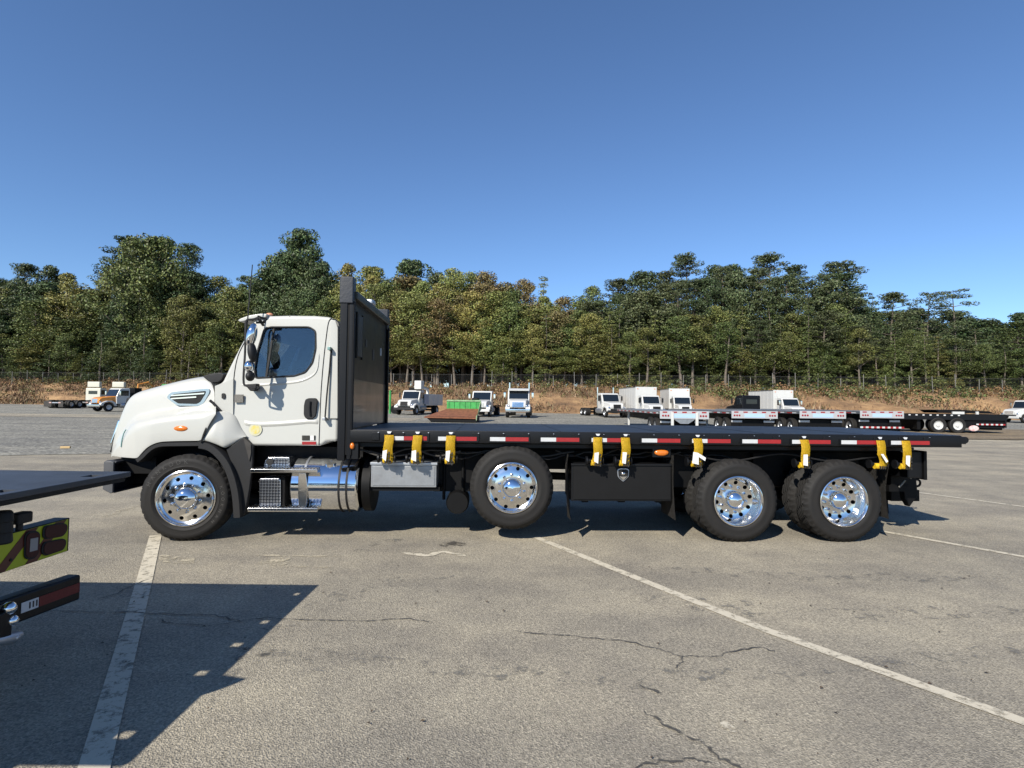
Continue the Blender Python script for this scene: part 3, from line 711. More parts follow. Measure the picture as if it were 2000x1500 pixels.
def rim_rear(rf):
    p = [(rf, 0.012), (rf + .004, 0.0), (rf - .008, -0.006), (rf - .02, 0.006), (rf - .03, 0.03), (rf - .045, 0.11), (rf - .065, 0.150), (0.20, 0.165), (0.15, 0.168), (0.10, 0.168),
         (0.10, 0.184), (0.20, 0.184), (rf - .06, 0.168), (rf - .03, 0.18), (rf - .015, 0.22), (rf, 0.22)]
    o = link('wheel', MB().lathe(p, n=72, closed=True).mesh('wheel'), ALUP)
    cs = MB()
    for k in range(10):
        a = 2 * math.pi * (k + .5) / 10; cs.cyl((0.215 * math.cos(a), .10, 0.215 * math.sin(a)), (0.215 * math.cos(a), .3, 0.215 * math.sin(a)), 0.026, 14)
    return cut(o, [cs])
def nuts(y, n=10, r=0.162, rr=0.017, ln=0.05):
    b = MB()
    for k in range(n):
        a = 2 * math.pi * k / n; x, z = r * math.cos(a), r * math.sin(a)
        b.tube([(x, y, z), (x, y - ln * .5, z), (x, y - ln, z)], [rr * 1.25, rr, rr * .35], 8)
    return b
def backing(o, r, y):
    MB().lathe([(r, y), (0.0005, y)], n=32).build('brake_drum', FRAME, o)
TYF = tyre_mesh(0.52, 0.325, 0.30); TYR = tyre_mesh(0.515, 0.305, 0.27)
wf = rim_front(0.332); link('tyre', TYF, RUBBER, wf); backing(wf, 0.29, 0.10)
nuts(0.016).build('lug_nuts', CHROME, wf, 40)['kind'] = 'stuff'
MB().lathe([(0.128, 0.02), (0.128, -0.012), (0.115, -0.03), (0.085, -0.055), (0.045, -0.068), (0.0005, -0.071)], n=40).build('hub_cap', CHROME, wf, 50)
wp = rim_front(0.308); link('tyre', TYR, RUBBER, wp); backing(wp, 0.27, 0.10)
nuts(0.016, r=0.158).build('lug_nuts', CHROME, wp, 40)['kind'] = 'stuff'
MB().lathe([(0.118, 0.02), (0.118, -0.012), (0.108, -0.035), (0.075, -0.06), (0.035, -0.072), (0.0005, -0.075)], n=40).build('hub_cap', CHROME, wp, 50)
wr = rim_rear(0.310); link('tyre', TYR, RUBBER, wr); backing(wr, 0.27, 0.215)
it = link('inner_tyre', TYR, RUBBER, wr); it.location = (0, 0.325, 0)
MB().lathe([(0.295, 0.0), (0.295, 0.20)], n=40).build('inner_rim', DUSTY, wr).location = (0, 0.36, 0)
nuts(0.168).build('lug_nuts', CHROME, wr, 40)['kind'] = 'stuff'
MB().lathe([(0.112, 0.17), (0.110, 0.085), (0.098, 0.07), (0.060, 0.045), (0.025, 0.034), (0.0005, 0.032)], n=40).build('hub_cap', CHROME, wr, 50)
def put_wheel(src, x, z, rot, far=False, first=False, steer=0.0, inset=0.0):
    o = src if first else copy_tree(src)
    o.parent = truck
    if far:
        o.location = (x, W_DECK - inset, z); o.rotation_euler = Euler((0, rot, math.pi + steer), 'XYZ')
    else:
        o.location = (x, inset, z); o.rotation_euler = Euler((0, rot, steer), 'XYZ')
    return o
SF, SA, SB = TS(362, 0), TS(1443, 0), TS(1649, 0); SP = TP(1000, 953, 0)
front = put_wheel(wf, SF, 0.515, 0.2, first=True, steer=rad(7), inset=0.03); put_wheel(wf, SF, 0.515, 1.0, True, steer=rad(7), inset=0.03)
put_wheel(wp, SP[0], SP[1], 0.3, first=True); put_wheel(wp, SP[0], SP[1], 0.9, True)
put_wheel(wr, SA, 0.510, 0.15, first=True); put_wheel(wr, SA, 0.510, 0.5, True); put_wheel(wr, SB, 0.510, 0.45); put_wheel(wr, SB, 0.510, 1.1, True)
# raised lettering on the front tyre
def letters(txt, r, a0, da, size, y, parent, mt, name):
    bmj = bmesh.new()
    for i, ch in enumerate(txt):
        cu = bpy.data.curves.new('t', 'FONT'); cu.body = ch; cu.size = size; cu.extrude = 0.002; cu.align_x = 'CENTER'
        ob = bpy.data.objects.new('t', cu); COL.objects.link(ob)
        me = bpy.data.meshes.new_from_object(ob.evaluated_get(bpy.context.evaluated_depsgraph_get()))
        a = a0 + i * da
        # letters stand upright on the sidewall seen from -y; x runs to the right in that view
        M = Matrix.Translation((r * math.cos(a), y, r * math.sin(a))) @ Matrix.Rotation(-(a - math.pi / 2), 4, 'Y') @ Matrix.Rotation(math.pi / 2, 4, 'X')
        me.transform(M); bmj.from_mesh(me); bpy.data.objects.remove(ob); bpy.data.meshes.remove(me)
    me = bpy.data.meshes.new(name); bmj.to_mesh(me); bmj.free()
    return link(name, me, mt, parent)
LETT = mat('raised tyre lettering', (0.070, 0.067, 0.063), 0.6)
lt = letters('HANKOOK', 0.415, rad(168), rad(-11), 0.066, -0.0095, front, LETT, 'tyre_lettering')
lt2 = letters('HANKOOK', 0.405, rad(-50), rad(11 * .9), 0.05, -0.0095, front, LETT, 'tyre_lettering'); lt2.rotation_euler = (0, rad(-20), 0)

# ---- deck
deck = MB().box(0.02, L_DECK, 0.012, W_DECK - .012, ZD - 0.05, ZD).bevel(0.006).build('deck', NAVY, truck)
for k in range(1, 6):
    MB().box(L_DECK * k / 6 - .004, L_DECK * k / 6 + .004, 0.02, W_DECK - .02, ZD + .0005, ZD + .003).build('weld_seam', BLACK, deck)
rail = MB().prism(round_poly([(0.0, ZD - .006), (0.0, ZD - .150), (0.02, ZD - .155), (0.09, ZD - .155), (0.09, ZD - .135), (0.03, ZD - .13), (0.03, ZD - .052), (0.012, ZD - .052), (0.011, ZD - .004)], .006, 2), 0.0, L_DECK - .0, 'x').build('side_rail', BLACK, truck)
# prism along x takes (y, z)
mirror_part(rail)
for px in range(725, 1850, 49):
    s0 = TS(px + (8 if px % 98 else 0), 0)
    MB().box(s0 - .045, s0 + .045, 0.004 - .016, 0.004, ZD - .125, ZD - .030).bevel(.006).build('stake_pocket', BLACK, rail)
MB().box(0.02, L_DECK - .55, 0.10, 0.16, ZD - .21, ZD - .165).build('lower_rail', BLACK, truck)
tail = MB().box(L_DECK - .03, L_DECK + .03, 0.03, W_DECK - .03, ZD - .15, ZD - .055).bevel(.01).build('tail_beam', BLACK, truck)
MB().cyl((L_DECK + .065, 0.015, ZD - .06), (L_DECK + .065, W_DECK - .015, ZD - .06), 0.042, 20).build('tail_roller', BLACK, truck)
MB().box(L_DECK - .05, L_DECK + .07, 0.004, 0.028, ZD - .11, ZD - .02).bevel(.01).build('roller_bracket', BLACK, truck)
for k in range(24):
    x = 0.25 + k * (L_DECK - .4) / 23
    MB().box(x - .03, x + .03, 0.09, W_DECK - .09, ZD - .155, ZD - .05).build('crossmember', FRAME, truck)
for y in (0.80, 1.62):
    MB().box(0.0, L_DECK - .15, y, y + .09, 1.07, ZD - .156).build('sill_beam', FRAME, truck)
    MB().box(-3.05, L_DECK - .5, y, y + .085, 0.80, 1.068).bevel(.012).build('frame_rail', FRAME, truck)
# reflective tape: white then red
for px0 in (759, 856, 957, 1056, 1155, 1253, 1351, 1449, 1546, 1642, 1739):
    yc = 856.5 + (px0 + 37 - 797) * 0.0126
    (xa, zc), (xb, _), (xc, _) = TP(px0, yc, 0), TP(px0 + 30, yc, 0), TP(px0 + 75, yc, 0)
    zt = ZD - .098
    MB().box(xa, xb - .001, -0.0155, -0.0135, zt - .024, zt + .024).build('white_tape', TAPEW, rail)
    MB().box(xb + .001, xc, -0.0155, -0.0135, zt - .024, zt + .024).build('red_tape', TAPER, rail)
    MB().box(xa - .02, xc + .02, -0.0133, -0.0005, zt - .040, zt + .034).build('tape_plate', BLACK, rail)
# ---- headboard
hx = 0.0; HT = 3.2241
for yy in (0.0, W_DECK):
    sg = 1 if yy == 0 else -1
    y0, y1 = sorted((yy + sg * 0.0, yy + sg * 0.10))
    MB().box(-0.155, -0.065, y0, y1, 0.98, HT - .30).bevel(.008).build('headboard_post', BLACKG, truck)
    MB().box(-0.045, 0.002, y0 + .01, y1 - .01, 1.0, HT - .30).bevel(.006).build('headboard_post', BLACKG, truck)
    y0, y1 = sorted((yy - sg * 0.012, yy + sg * 0.14))
    MB().box(-0.165, 0.0, y0, y1, HT - .33, HT).bevel(.012).build('headboard_cap', NAVY, truck)
    MB().box(-0.12, 0.01, *sorted((yy + sg * .012, yy + sg * .09)), 1.05, HT - .3).build('headboard_web', FRAME, truck)
zt0 = HT - .16
hb = MB().box(-0.075, -0.03, 0.10, W_DECK - .10, 1.98, zt0 - .10).build('headboard_panel', BLACKG, truck)
for k in range(1):
    MB().box(-0.030, -0.014, 0.30 + k * .48, 0.30 + k * .48 + .02, 2.25, zt0 - .22).build('slot_frame', BLACK, truck)
    MB().box(-0.030, -0.014, 0.62 + k * .48, 0.62 + k * .48 + .02, 2.25, zt0 - .22).build('slot_frame', BLACK, truck)
MB().box(-0.029, -0.012, 0.34, 0.60, 2.28, zt0 - .25).build('slot_screen', NAVY, truck)
lowp = MB().box(-0.075, -0.026, 0.10, W_DECK - .10, ZD + .002, 1.978).build('headboard_plate', BROWNP, truck)
MB().box(-0.10, 0.03, 0.10, W_DECK - .10, zt0 - .10, zt0).bevel(.01).build('headboard_rail', mat('dark olive steel', (0.045, 0.046, 0.030), 0.4, var=.3), truck)
MB().box(-0.07, 0.03, 1.0, 1.22, zt0 + .002, zt0 + .075).bevel(.02).build('work_lamp', ALU, truck)
for a_, b_, c_ in ((.86, 2.45, .10), (1.35, 2.30, .16), (1.92, 2.42, .12)): MB().box(-.030, -.024, a_, a_ + .10, b_, b_ + c_).build('panel_patch', ALU if a_ > 1.9 else NAVY, hb)  # small lighter patches set on the upper panel

# ---- cab
TC = 0.17                                   # lateral plane of the near cab side
def tum(co):                                # the cab leans in a little towards the roof
    z = co.z; k = max(0.0, z - 1.15) * 0.055
    y = co.y; f = (HALF - y) / HALF
    return Vector((co.x, y + k * f * 1.0, z))
cabp = [(420, 752), (431, 746), (446, 713), (463, 678), (477, 651), (484, 632), (497, 619), (520, 615), (560, 614), (610, 614.5), (640, 617), (656, 624), (661, 640), (661, 720), (659.5, 862), (638, 863), (627, 871), (490, 871), (473, 853), (455, 836), (420, 836)]
C2 = TL(cabp, TC); y0c, y1c = TC, W_DECK - TC
cab = MB().prism(C2, y0c, y1c).bevel(0.055, 4, 12).build('cab', W_PAINT, truck)
cen = Vector((sum(p[0] for p in C2) / len(C2), sum(p[1] for p in C2) / len(C2)))
inner = MB().prism(TL([(446, 745), (456, 718), (473, 682), (490, 648), (505, 632), (560, 627), (640, 630), (649, 645), (648, 858), (470, 858), (446, 800)], TC), y0c + .07, y1c - .07)
WIN = round_poly(TL([(512, 641), (524, 637), (600, 637), (613, 645), (614, 680), (608, 708), (594, 727), (572, 734), (496, 738), (494, 718), (499, 686)], TC), 0.03, 3)
sidecut = MB().prism(WIN, -.5, W_DECK + .5)
wsh = [TP(452, 708, TC), TP(481, 648, TC)]
d = Vector((wsh[1][0] - wsh[0][0], wsh[1][1] - wsh[0][1])).normalized(); nrm = Vector((-d.y, d.x))
wq = [tuple(Vector(wsh[0]) + nrm * .3), tuple(Vector(wsh[1]) + nrm * .3), tuple(Vector(wsh[1]) - nrm * .25), tuple(Vector(wsh[0]) - nrm * .25)]
wcut = MB().prism(wq, y0c + .13, y1c - .13)
rz0, rz1 = TP(640, 735, TC)[1], TP(640, 660, TC)[1]; rx = TP(655, 700, TC)[0]
rcut = MB().box(rx - .25, rx + .3, 0.62, W_DECK - .62, rz0, rz1)
cut(cab, [inner, sidecut, wcut, rcut], 30)
for v in cab.data.vertices: v.co = tum(v.co)
# the inside is lined in grey
cab.data.materials.append(GREY)
cc_ = Vector((sum(p[0] for p in C2) / len(C2), HALF, 2.0))
for p_ in cab.data.polygons:
    if TC + .05 < p_.center.y < W_DECK - TC - .05 or True:
        if (cc_ - p_.center).dot(p_.normal) > 0.02: p_.material_index = 1
cx0, cx1 = min(p[0] for p in C2), max(p[0] for p in C2)
def inset_poly(poly, k):
    c = Vector((sum(p[0] for p in poly) / len(poly), sum(p[1] for p in poly) / len(poly)))
    return [tuple(c + (Vector(p) - c) * k) for p in poly]
# glazing and rubber seals
def pane(poly, y, th, name, mt, parent):
    o = MB().prism(poly, y, y + th).build(name, mt, parent)
    for v in o.data.vertices: v.co = tum(v.co)
    return o
sw = pane(inset_poly(WIN, 1.01), TC + .022, .005, 'side_window', GLASS, truck)
pane(inset_poly(WIN, 1.01), W_DECK - TC - .027, .005, 'side_window', GLASS, truck)
def loop_tube(poly, y, r, name, mt, parent, n=6):
    pts = [tum(Vector((u, y, v))) for u, v in poly]; pts.append(pts[0])
    return MB().tube(pts, r, n, cap=False).build(name, mt, parent)
loop_tube(WIN, TC - .002, 0.011, 'window_seal', PLASTIC, truck)
div = TL([(528, 640), (531.5, 640), (518.5, 736), (514.5, 736)], TC)
pane(div, TC + .008, .022, 'window_divider', PLASTIC, truck)
wg = MB().prism([tuple(Vector(wsh[0]) + nrm * .004), tuple(Vector(wsh[1]) + nrm * .004), tuple(Vector(wsh[1]) - nrm * .002), tuple(Vector(wsh[0]) - nrm * .002)], y0c + .12, y1c - .12).build('windshield', GLASS, truck)
MB().box(rx - .012, rx - .007, 0.60, W_DECK - .60, rz0 - .01, rz1 + .01).build('rear_window', GLASS, truck)
# interior
sx = TS(592, .5)
def seat(y):
    s_ = MB().box(sx - .10, sx + .06, y - .24, y + .24, 1.35, 2.12).bevel(.05, 3)
    s_.box(sx - .52, sx - .05, y - .25, y + .25, 1.22, 1.36).bevel(.03, 2)
    return s_.build('seat', SEAT, truck)
seat(0.62); seat(1.88)
dx = TS(500, .6)
MB().prism([(dx - .75, 1.15), (dx - .03, 1.15), (dx - .02, 1.60), (dx - .22, 1.74), (dx - .75, 1.70)], TC + .08, W_DECK - TC - .08).bevel(.03, 2).build('dashboard', PLASTIC, truck)
stw = MB()
cw = Vector((dx + .13, 0.62, 1.66)); axis = Vector((-0.55, 0, 0.83)).normalized(); a_ = axis.orthogonal().normalized(); b_ = axis.cross(a_)
stw.tube([cw + (a_ * math.cos(t) + b_ * math.sin(t)) * .22 for t in np.linspace(0, 6.2832, 29)], .016, 7, cap=False)
for t in (0.5, 2.6, 4.7): stw.tube([cw, cw + (a_ * math.cos(t) + b_ * math.sin(t)) * .22], .014, 6)
stw.tube([cw, cw - axis * .35], .03, 8)
stw.build('steering_wheel', PLASTIC, truck)

# door: shut lines, lower crease, handle
def line_tube(pix, t, r, name, mt, parent, n=6, lean=True):
    pts = [Vector((*TP(x, y, t), 0)).xzy for x, y in pix]; pts = [Vector((p.x, t, p.y)) for p in [Vector((*TP(x, y, t), 0)) for x, y in pix]]
    if lean: pts = [tum(p) for p in pts]
    return MB().tube(pts, r, n).build(name, mt, parent)
def smooth_pix(pix, n=4):
    P = [Vector(p) for p in pix]; out = []
    for i in range(len(P) - 1):
        p0, p1, p2, p3 = P[max(i - 1, 0)], P[i], P[i + 1], P[min(i + 2, len(P) - 1)]
        for k in range(n):
            t = k / n; out.append(tuple(0.5 * (2 * p1 + (p2 - p0) * t + (2 * p0 - 5 * p1 + 4 * p2 - p3) * t * t + (3 * p1 - p0 - 3 * p2 + p3) * t ** 3)))
    out.append(tuple(P[-1])); return out
line_tube(smooth_pix([(486, 643), (473, 668), (461, 695), (455, 728), (452.8, 767), (452, 812), (458, 834), (473, 851), (488, 866)]), TC - .0005, .0058, 'door_gap', GROOVE, truck)
line_tube(smooth_pix([(645, 619), (638.5, 628), (634, 660), (629, 712), (625.5, 767), (624, 820), (623, 869)]), TC - .0005, .0058, 'door_gap', GROOVE, truck)
line_tube(smooth_pix([(562, 616), (559, 624), (558, 634)]), TC + .005, .0035, 'roof_seam', GROOVE, truck)
def ridge(pix, t, out, wd, name):
    P = [TP(x, y, t) for x, y in pix]; rows = []
    for i, (s_, z_) in enumerate(P):
        e = 0.12 if i in (0, len(P) - 1) else 1
        rows.append([tum(Vector((s_, t + .002, z_ + wd))), tum(Vector((s_, t - out * e, z_ + wd * .25))), tum(Vector((s_, t - out * e, z_ - wd * .25))), tum(Vector((s_, t + .002, z_ - wd)))])
    return MB().grid(rows).build(name, W_PAINT, truck, 60)
ridge(smooth_pix([(476, 826), (500, 829), (540, 828), (580, 825), (605, 823), (621, 824)]), TC, .016, .035, 'door_crease')
ridge(smooth_pix([(470, 752), (500, 752), (540, 749), (580, 745), (606, 735), (618, 720), (621, 690)]), TC, .010, .022, 'door_crease')
hd = round_poly(TL([(597, 780), (603, 777.5), (617, 777.5), (620, 783), (617, 812), (611, 818), (598, 818), (593.5, 811), (594, 790)], TC), .03, 3)
handle = MB().prism(hd, TC - .014, TC + .03).bevel(.006, 2).build('door_handle', PLASTIC, truck)
line_tube([(606, 784), (605, 797), (606, 812)], TC - .022, .013, 'grip', BLACKG, handle, lean=False)
vt = TL([(458.5, 770.5), (475, 770.5), (475, 786), (458.5, 786)], TC)
MB().prism(vt, TC - .008, TC + .01).build('door_vent', mat('grey vent screen', (0.20, 0.19, 0.17), .7, var=.4, vscale=60), truck)
bt = TL([(433.5, 768), (440.5, 768), (440.5, 779), (433.5, 779)], TC)
MB().prism(round_poly(bt, .02, 3), TC - .012, TC + .01).build('marker_button', PLASTIC, truck)
# stickers
c_, z_ = TP(499, 839, TC)
MB().lathe([(0.078, TC - .0035), (0.0005, TC - .0035)], (c_, 0, z_), 32).build('round_sticker', mat('pale sticker', (0.62, 0.60, 0.42), .5), truck)
MB().lathe([(0.056, TC - .0055), (0.0005, TC - .0055)], (c_, 0, z_), 32).build('round_sticker', mat('yellow sticker print', (0.70, 0.55, 0.06), .5, var=.5, vscale=25, col2=(0.6, 0.6, 0.45)), truck)
for (x0, x1, ya, yb, mt_) in ((590, 605, 850.5, 860, INK), (606, 613, 851, 860, PAPER), (613.3, 616, 850.5, 860, INK), (590, 617.5, 862.5, 868.5, TAPER)):
    q = TL([(x0, ya), (x1, ya), (x1, yb), (x0, yb)], TC)
    MB().prism(q, TC - .004, TC - .001).build('decal', mt_, truck)
# visor, marker lamps, antenna
vz = TL([(464.5, 626), (470, 622), (488, 615.5), (510, 612.5), (522, 613), (520, 620), (497, 623), (470, 629)], TC + .05)
MB().prism(vz, TC + .04, W_DECK - TC - .04).bevel(.012, 3, 10).build('sun_visor', W_PAINT, truck)
mx_, mz_ = TP(528, 613.5, 0.45)
for yy in (0.42, 0.95, 1.25, 1.55, 2.08):
    MB().ball((mx_, yy, mz_ - .012), .032, 12, (1.4, .9, .75)).build('roof_marker', mat('pale amber lens', (.62, .28, .16), .35) if 'pale amber lens' not in MATS else MATS['pale amber lens'], truck)
ax_, az_ = TP(481, 655, .05); bx_, bz_ = TP(493, 517, .05)
MB().tube([(ax_, .05, az_), (ax_ + .25 * (bx_ - ax_), .05, az_ + .25 * (bz_ - az_)), (bx_, .05, bz_)], [.012, .008, .006], 6).build('antenna', PLASTIC, truck)
# rear cab corner: extension panel and grab handle
MB().prism(TL([(646, 624), (656, 626), (660.5, 640), (660, 818), (636, 818), (641, 700)], TC), TC - .006, TC + .02).bevel(.012, 2).build('rear_corner_panel', W_PAINT, truck)
line_tube([(646, 622), (652, 622), (659, 627), (662.5, 634)], TC - .004, .007, 'corner_seal', GROOVE, truck)
ga, gb = TP(643.5, 690, TC - .07), TP(633.5, 816, TC - .07)
line_tube([(645, 680), (643.5, 690), (641.5, 720), (637, 770), (634.5, 808), (634, 818)], TC - .075, .011, 'grab_handle', PLASTIC, truck)
for px_, py_ in ((644, 681), (634, 818)):
    s_, z_ = TP(px_, py_, TC - .04); MB().box(s_ - .018, s_ + .018, TC - .085, TC + .03, z_ - .02, z_ + .02).bevel(.006).build('handle_bracket', GREENG if py_ < 700 else ALU, truck)
# mirrors
TM = TC - .27
line_tube(smooth_pix([(505, 622), (492, 624), (481, 627), (479.5, 650), (478.5, 690), (476, 728), (475.8, 745), (478, 752), (490, 756), (500, 757)]), TM, .013, 'mirror_arm', PLASTIC, truck, lean=False)
for pa, pb in (((505, 622), (512, 634)), ((500, 757), (503, 757))):
    a, b = TP(*pa, TM), TP(*pb, TC)
    MB().tube([(a[0], TM, a[1]), (b[0], TC + .03, b[1])], .018, 8).build('mirror_bracket', PLASTIC, truck)
s_, z_ = TP(496, 756, TC - .05); MB().prism(TL([(483, 751), (508, 749.5), (504, 764), (494, 764)], TC), TC - .09, TC + .01).bevel(.012).build('mirror_bracket', PLASTIC, truck)
def mirror_head(c, w, h, mt, face, tilt):
    s_, z_ = TP(*c, TM)
    o = MB().ball((0, 0, 0), 1, 20, (w, .085, h)).build('mirror_head', mt, truck, 60)
    o.location = (s_, TM - .02, z_); o.rotation_euler = (0, tilt, rad(8)); return o
mirror_head((493, 655), .056, .15, CHROME, 0, rad(10)); mirror_head((494, 688), .050, .125, PLASTIC, 0, rad(-8)); mirror_head((489, 716), .055, .075, CHROME, 0, 0); mirror_head((490, 735), .05, .06, PLASTIC, 0, 0)
# roof antenna base and clutter behind the mirror
for a, b in (((492, 625), (503, 618)), ((503, 618), (516, 622)), ((500, 630), (515, 628)), ((515, 628), (517, 622))):
    p, q = TP(*a, TM + .1), TP(*b, TM + .1); MB().tube([(p[0], TM + .1, p[1]), (q[0], TM + .16, q[1])], .014, 6).build('mirror_arm', PLASTIC, truck)

# ---- hood and fenders
LIP = [(217, 890), (236, 893), (262, 895), (268, 895), (276, 885), (283, 877), (295, 868), (313, 862.5), (345, 861.5), (394, 861)]
TOP = [(217, 884), (219, 860), (224, 838), (230, 815), (238, 792), (246, 775), (254, 768), (267, 762.5), (313, 750), (353, 740), (380, 735.5), (398, 734.5), (410, 741), (419, 752)]
CRE = [(217, 886), (236, 862), (250, 838), (263, 828), (300, 818), (347, 811), (394, 807), (419, 803)]
stn = [217, 219, 222, 226, 231, 237, 243, 250, 257, 262, 268, 273, 278, 284, 291, 300, 312, 328, 346, 364, 380, 394, 400, 407, 413, 418.5]
rows = []
SPLITL = [(394, 861), (398, 848), (407, 828), (418.5, 810)]
for px in stn:
    u = (px - 217) / (419 - 217)
    tw = float(np.interp(px, [217, 222, 231, 243, 262, 290, 420], [.34, .26, .17, .10, .05, .02, .02])); th = float(np.interp(px, [217, 226, 240, 262, 320, 420], [.50, .42, .36, .31, .25, .20]))
    s_ = TS(px, tw * .9)
    lipy = lerp_tab(LIP, px) if px <= 394 else lerp_tab(SPLITL, px)
    zl = TP(px, lipy, tw)[1]; zt_ = TP(px, lerp_tab(TOP, px), th + .10)[1]; zc = TP(px, lerp_tab(CRE, px), tw + .03)[1]
    zc = min(zc, zt_ - .02); zl = min(zl, zc - .015)
    g = min(1.0, (zt_ - zc) / .30)
    if px > 394: tw = min(tw + .0, th)
    P = [(tw + .035, zl + .002), (tw + .004, zl), (tw, zl + (zc - zl) * .12), (tw, zl + (zc - zl) * .5), (tw + .006, zl + (zc - zl) * .84), (tw + .03, zc + .01 * g),
         (tw + (th - tw) * .62, zc + .045 * g), (th - .015, zc + .085 * g), (th, zc + (zt_ - zc) * .45), (th + .015, zc + (zt_ - zc) * .72), (th + .045, zt_ - .055 * g), (th + .10, zt_ - .014 * g), (th + .24, zt_ + .012 * g), (th + .55, zt_ + .03 * g), (HALF, zt_ + .04 * g)]
    rows.append([(TS(px, min(y, th + .10)) if y < th + .3 else TS(px, th + .10), y, z) for y, z in P])
hood = MB().grid(rows).crease((4, 7, 10), .55).crease((1,), .9).mirror(HALF).build('hood', W_PAINT, truck, 60)
subsurf(hood, 2, 50)
# black nose: grille and headlamps face forward
gs = TS(217, .5) - .012; gz0 = TP(219, 884, .5)[1]; gtop = TP(251, 772, .5); gx1 = gtop[0] - .012
MB().prism([(gs - .02, gz0), (gs + .06, gz0), (gx1 + .07, gtop[1] - .02), (gx1 - .012, gtop[1] - .03)], .50, W_DECK - .50).bevel(.015).build('grille', PLASTIC, truck)
for yy in (.52, W_DECK - .52 - .26):
    MB().prism([(gs - .035, gz0 + .10), (gs + .03, gz0 + .10), (gs + .13, gz0 + .42), (gs + .06, gz0 + .42)], yy, yy + .26).bevel(.02).build('headlamp', CHROME, truck)
line_tube(smooth_pix([(246, 839), (242, 846), (238, 860), (236.5, 873)]), .135, .007, 'headlamp_seam', GREENG, truck, lean=False)
# hood split line, side vent, lamp, latch
gp_ = []
for x_, y_, t_ in ((411, 744, .29), (417, 752, .24), (420.5, 766, .196), (421, 778, .190), (420.5, 792, .186), (419, 803, .17), (413, 816, .10), (407, 827, .05), (402, 838, .022), (398, 848, .016), (395, 857, .014), (392, 864, .018)):
    a, b = TP(x_, y_, t_); gp_.append((a, t_, b))
MB().tube(gp_, .0105, 6).build('hood_gap', GROOVE, truck)
TV = 0.222
vo = round_poly(TL([(326.5, 776), (336, 766), (380, 761.5), (410, 758.5), (411, 766), (399, 788), (390, 793), (347, 792)], TV), .03, 3)
vent = MB().prism(vo, TV - .022, TV + .10).build('side_vent', GREENG, truck)
vent.data.materials[0] = mat('blue-grey chrome trim', (0.50, 0.56, 0.60), .22, .9)
vi = round_poly(TL([(333, 776.5), (340, 770), (404, 763.5), (403, 769), (393, 785), (386, 789), (350, 788)], TV), .02, 3)
MB().prism(vi, TV - .0255, TV - .02).build('vent_mesh', GROOVE, vent)
for ya in ((771.5, 768.5), (777.5, 775.5)):
    q = TL([(337, ya[0]), (402 if ya[0] < 775 else 386, ya[1] - 1.5), (401 if ya[0] < 775 else 386, ya[1] + 1.3), (337, ya[0] + 2.5)], TV); MB().prism(q, TV - .034, TV - .026).build('vent_bar', CHROME, vent)
s_, z_ = TP(353, 837, .02); o = MB().ball((0, 0, 0), 1, 20, (.085, .022, .034)).build('turn_signal', AMBER, truck); o.location = (s_, .025, z_)
line_tube([(410, 782), (418, 789), (430, 802), (446, 817)], .155, .017, 'hood_latch', PLASTIC, truck, lean=False)
cw_ = TL([(398, 735), (413, 748), (428, 747.5), (436, 742), (441, 731), (432, 728), (410, 731)], .30)
MB().prism(cw_, .26, W_DECK - .26).bevel(.01).build('cowl_grille', PLASTIC, truck)
# white fender tail between hood and door
rows = []
UPP = [(393, 863), (400, 848), (408, 828), (420, 806), (436, 803), (452, 812), (464, 836), (478, 853)]
LOW = [(393, 865), (402, 862), (413, 864.5), (427, 870), (440, 876.5), (460, 865), (478, 854)]
for px in (393, 397, 402, 408, 414, 420, 427, 434, 440, 448, 456, 464, 471, 477.5):
    s_ = TS(px, .1); zu = TP(px, lerp_tab(UPP, px), TC)[1]; zl = TP(px, lerp_tab(LOW, px), .02)[1]; zl = min(zl, zu - .004)
    k = float(np.interp(px, [393, 420, 440, 478], [.03, .03, .05, .15]))
    tq_ = float(np.interp(px, [393, 418, 436, 478], [.06, .08, TC - .02, TC]))
    rows.append([(s_ - (.06 if px < 421 else 0), tq_ + .03, zu + .01), (s_, tq_ - .005, zu - .012), (s_, k + .03, zu + (zl - zu) * .35), (s_, k, zu + (zl - zu) * .62), (s_, k - .005, zl + .012), (s_, k + .03, zl)])
ft = MB().grid(rows).build('fender_tail', W_PAINT, truck, 60); subsurf(ft, 2, 50); mirror_part(ft)
s_ = TS(418, TC); MB().prism(TL([(419.5, 754), (455, 740), (455, 838), (419.5, 832)], TC), TC + .002, TC + .05).build('cowl_side', W_PAINT, truck)
# black arch trim and mudguard
def ribbon(pix, t0, t1, wpx, mt, name, inset=0.0):
    """a band that follows the wheel arch: outer face of width wpx plus depth into the arch"""
    rows = []
    P = [Vector(p) for p in smooth_pix(pix, 4)]
    for i, p in enumerate(P):
        d = (P[min(i + 1, len(P) - 1)] - P[max(i - 1, 0)]).normalized(); n = Vector((-d.y, d.x))
        q = p + n * wpx; a = TP(p.x, p.y, t0); b = TP(q.x, q.y, t0)
        rows.append([(a[0], t0 + .25, a[1]), (a[0], t0 + .012, a[1]), (a[0] * .9 + b[0] * .1, t0, a[1] * .9 + b[1] * .1), (a[0] * .1 + b[0] * .9, t0, a[1] * .1 + b[1] * .9), (b[0], t0 + .012, b[1]), (b[0], t1, b[1])])
    return MB().grid(rows).build(name, mt, truck, 40)
rb = ribbon([(264, 897), (274, 889), (284, 879), (296, 870), (313, 864.5), (345, 863.5), (388, 863)], .035, .50, 8.5, PLASTIC, 'arch_trim'); mirror_part(rb)
rb = ribbon([(389, 862), (405, 865), (420, 873), (434, 886), (446, 902), (456, 924), (464, 952), (468, 980), (470, 1011)], .03, .48, 15, PLASTIC, 'mudguard'); mirror_part(rb)
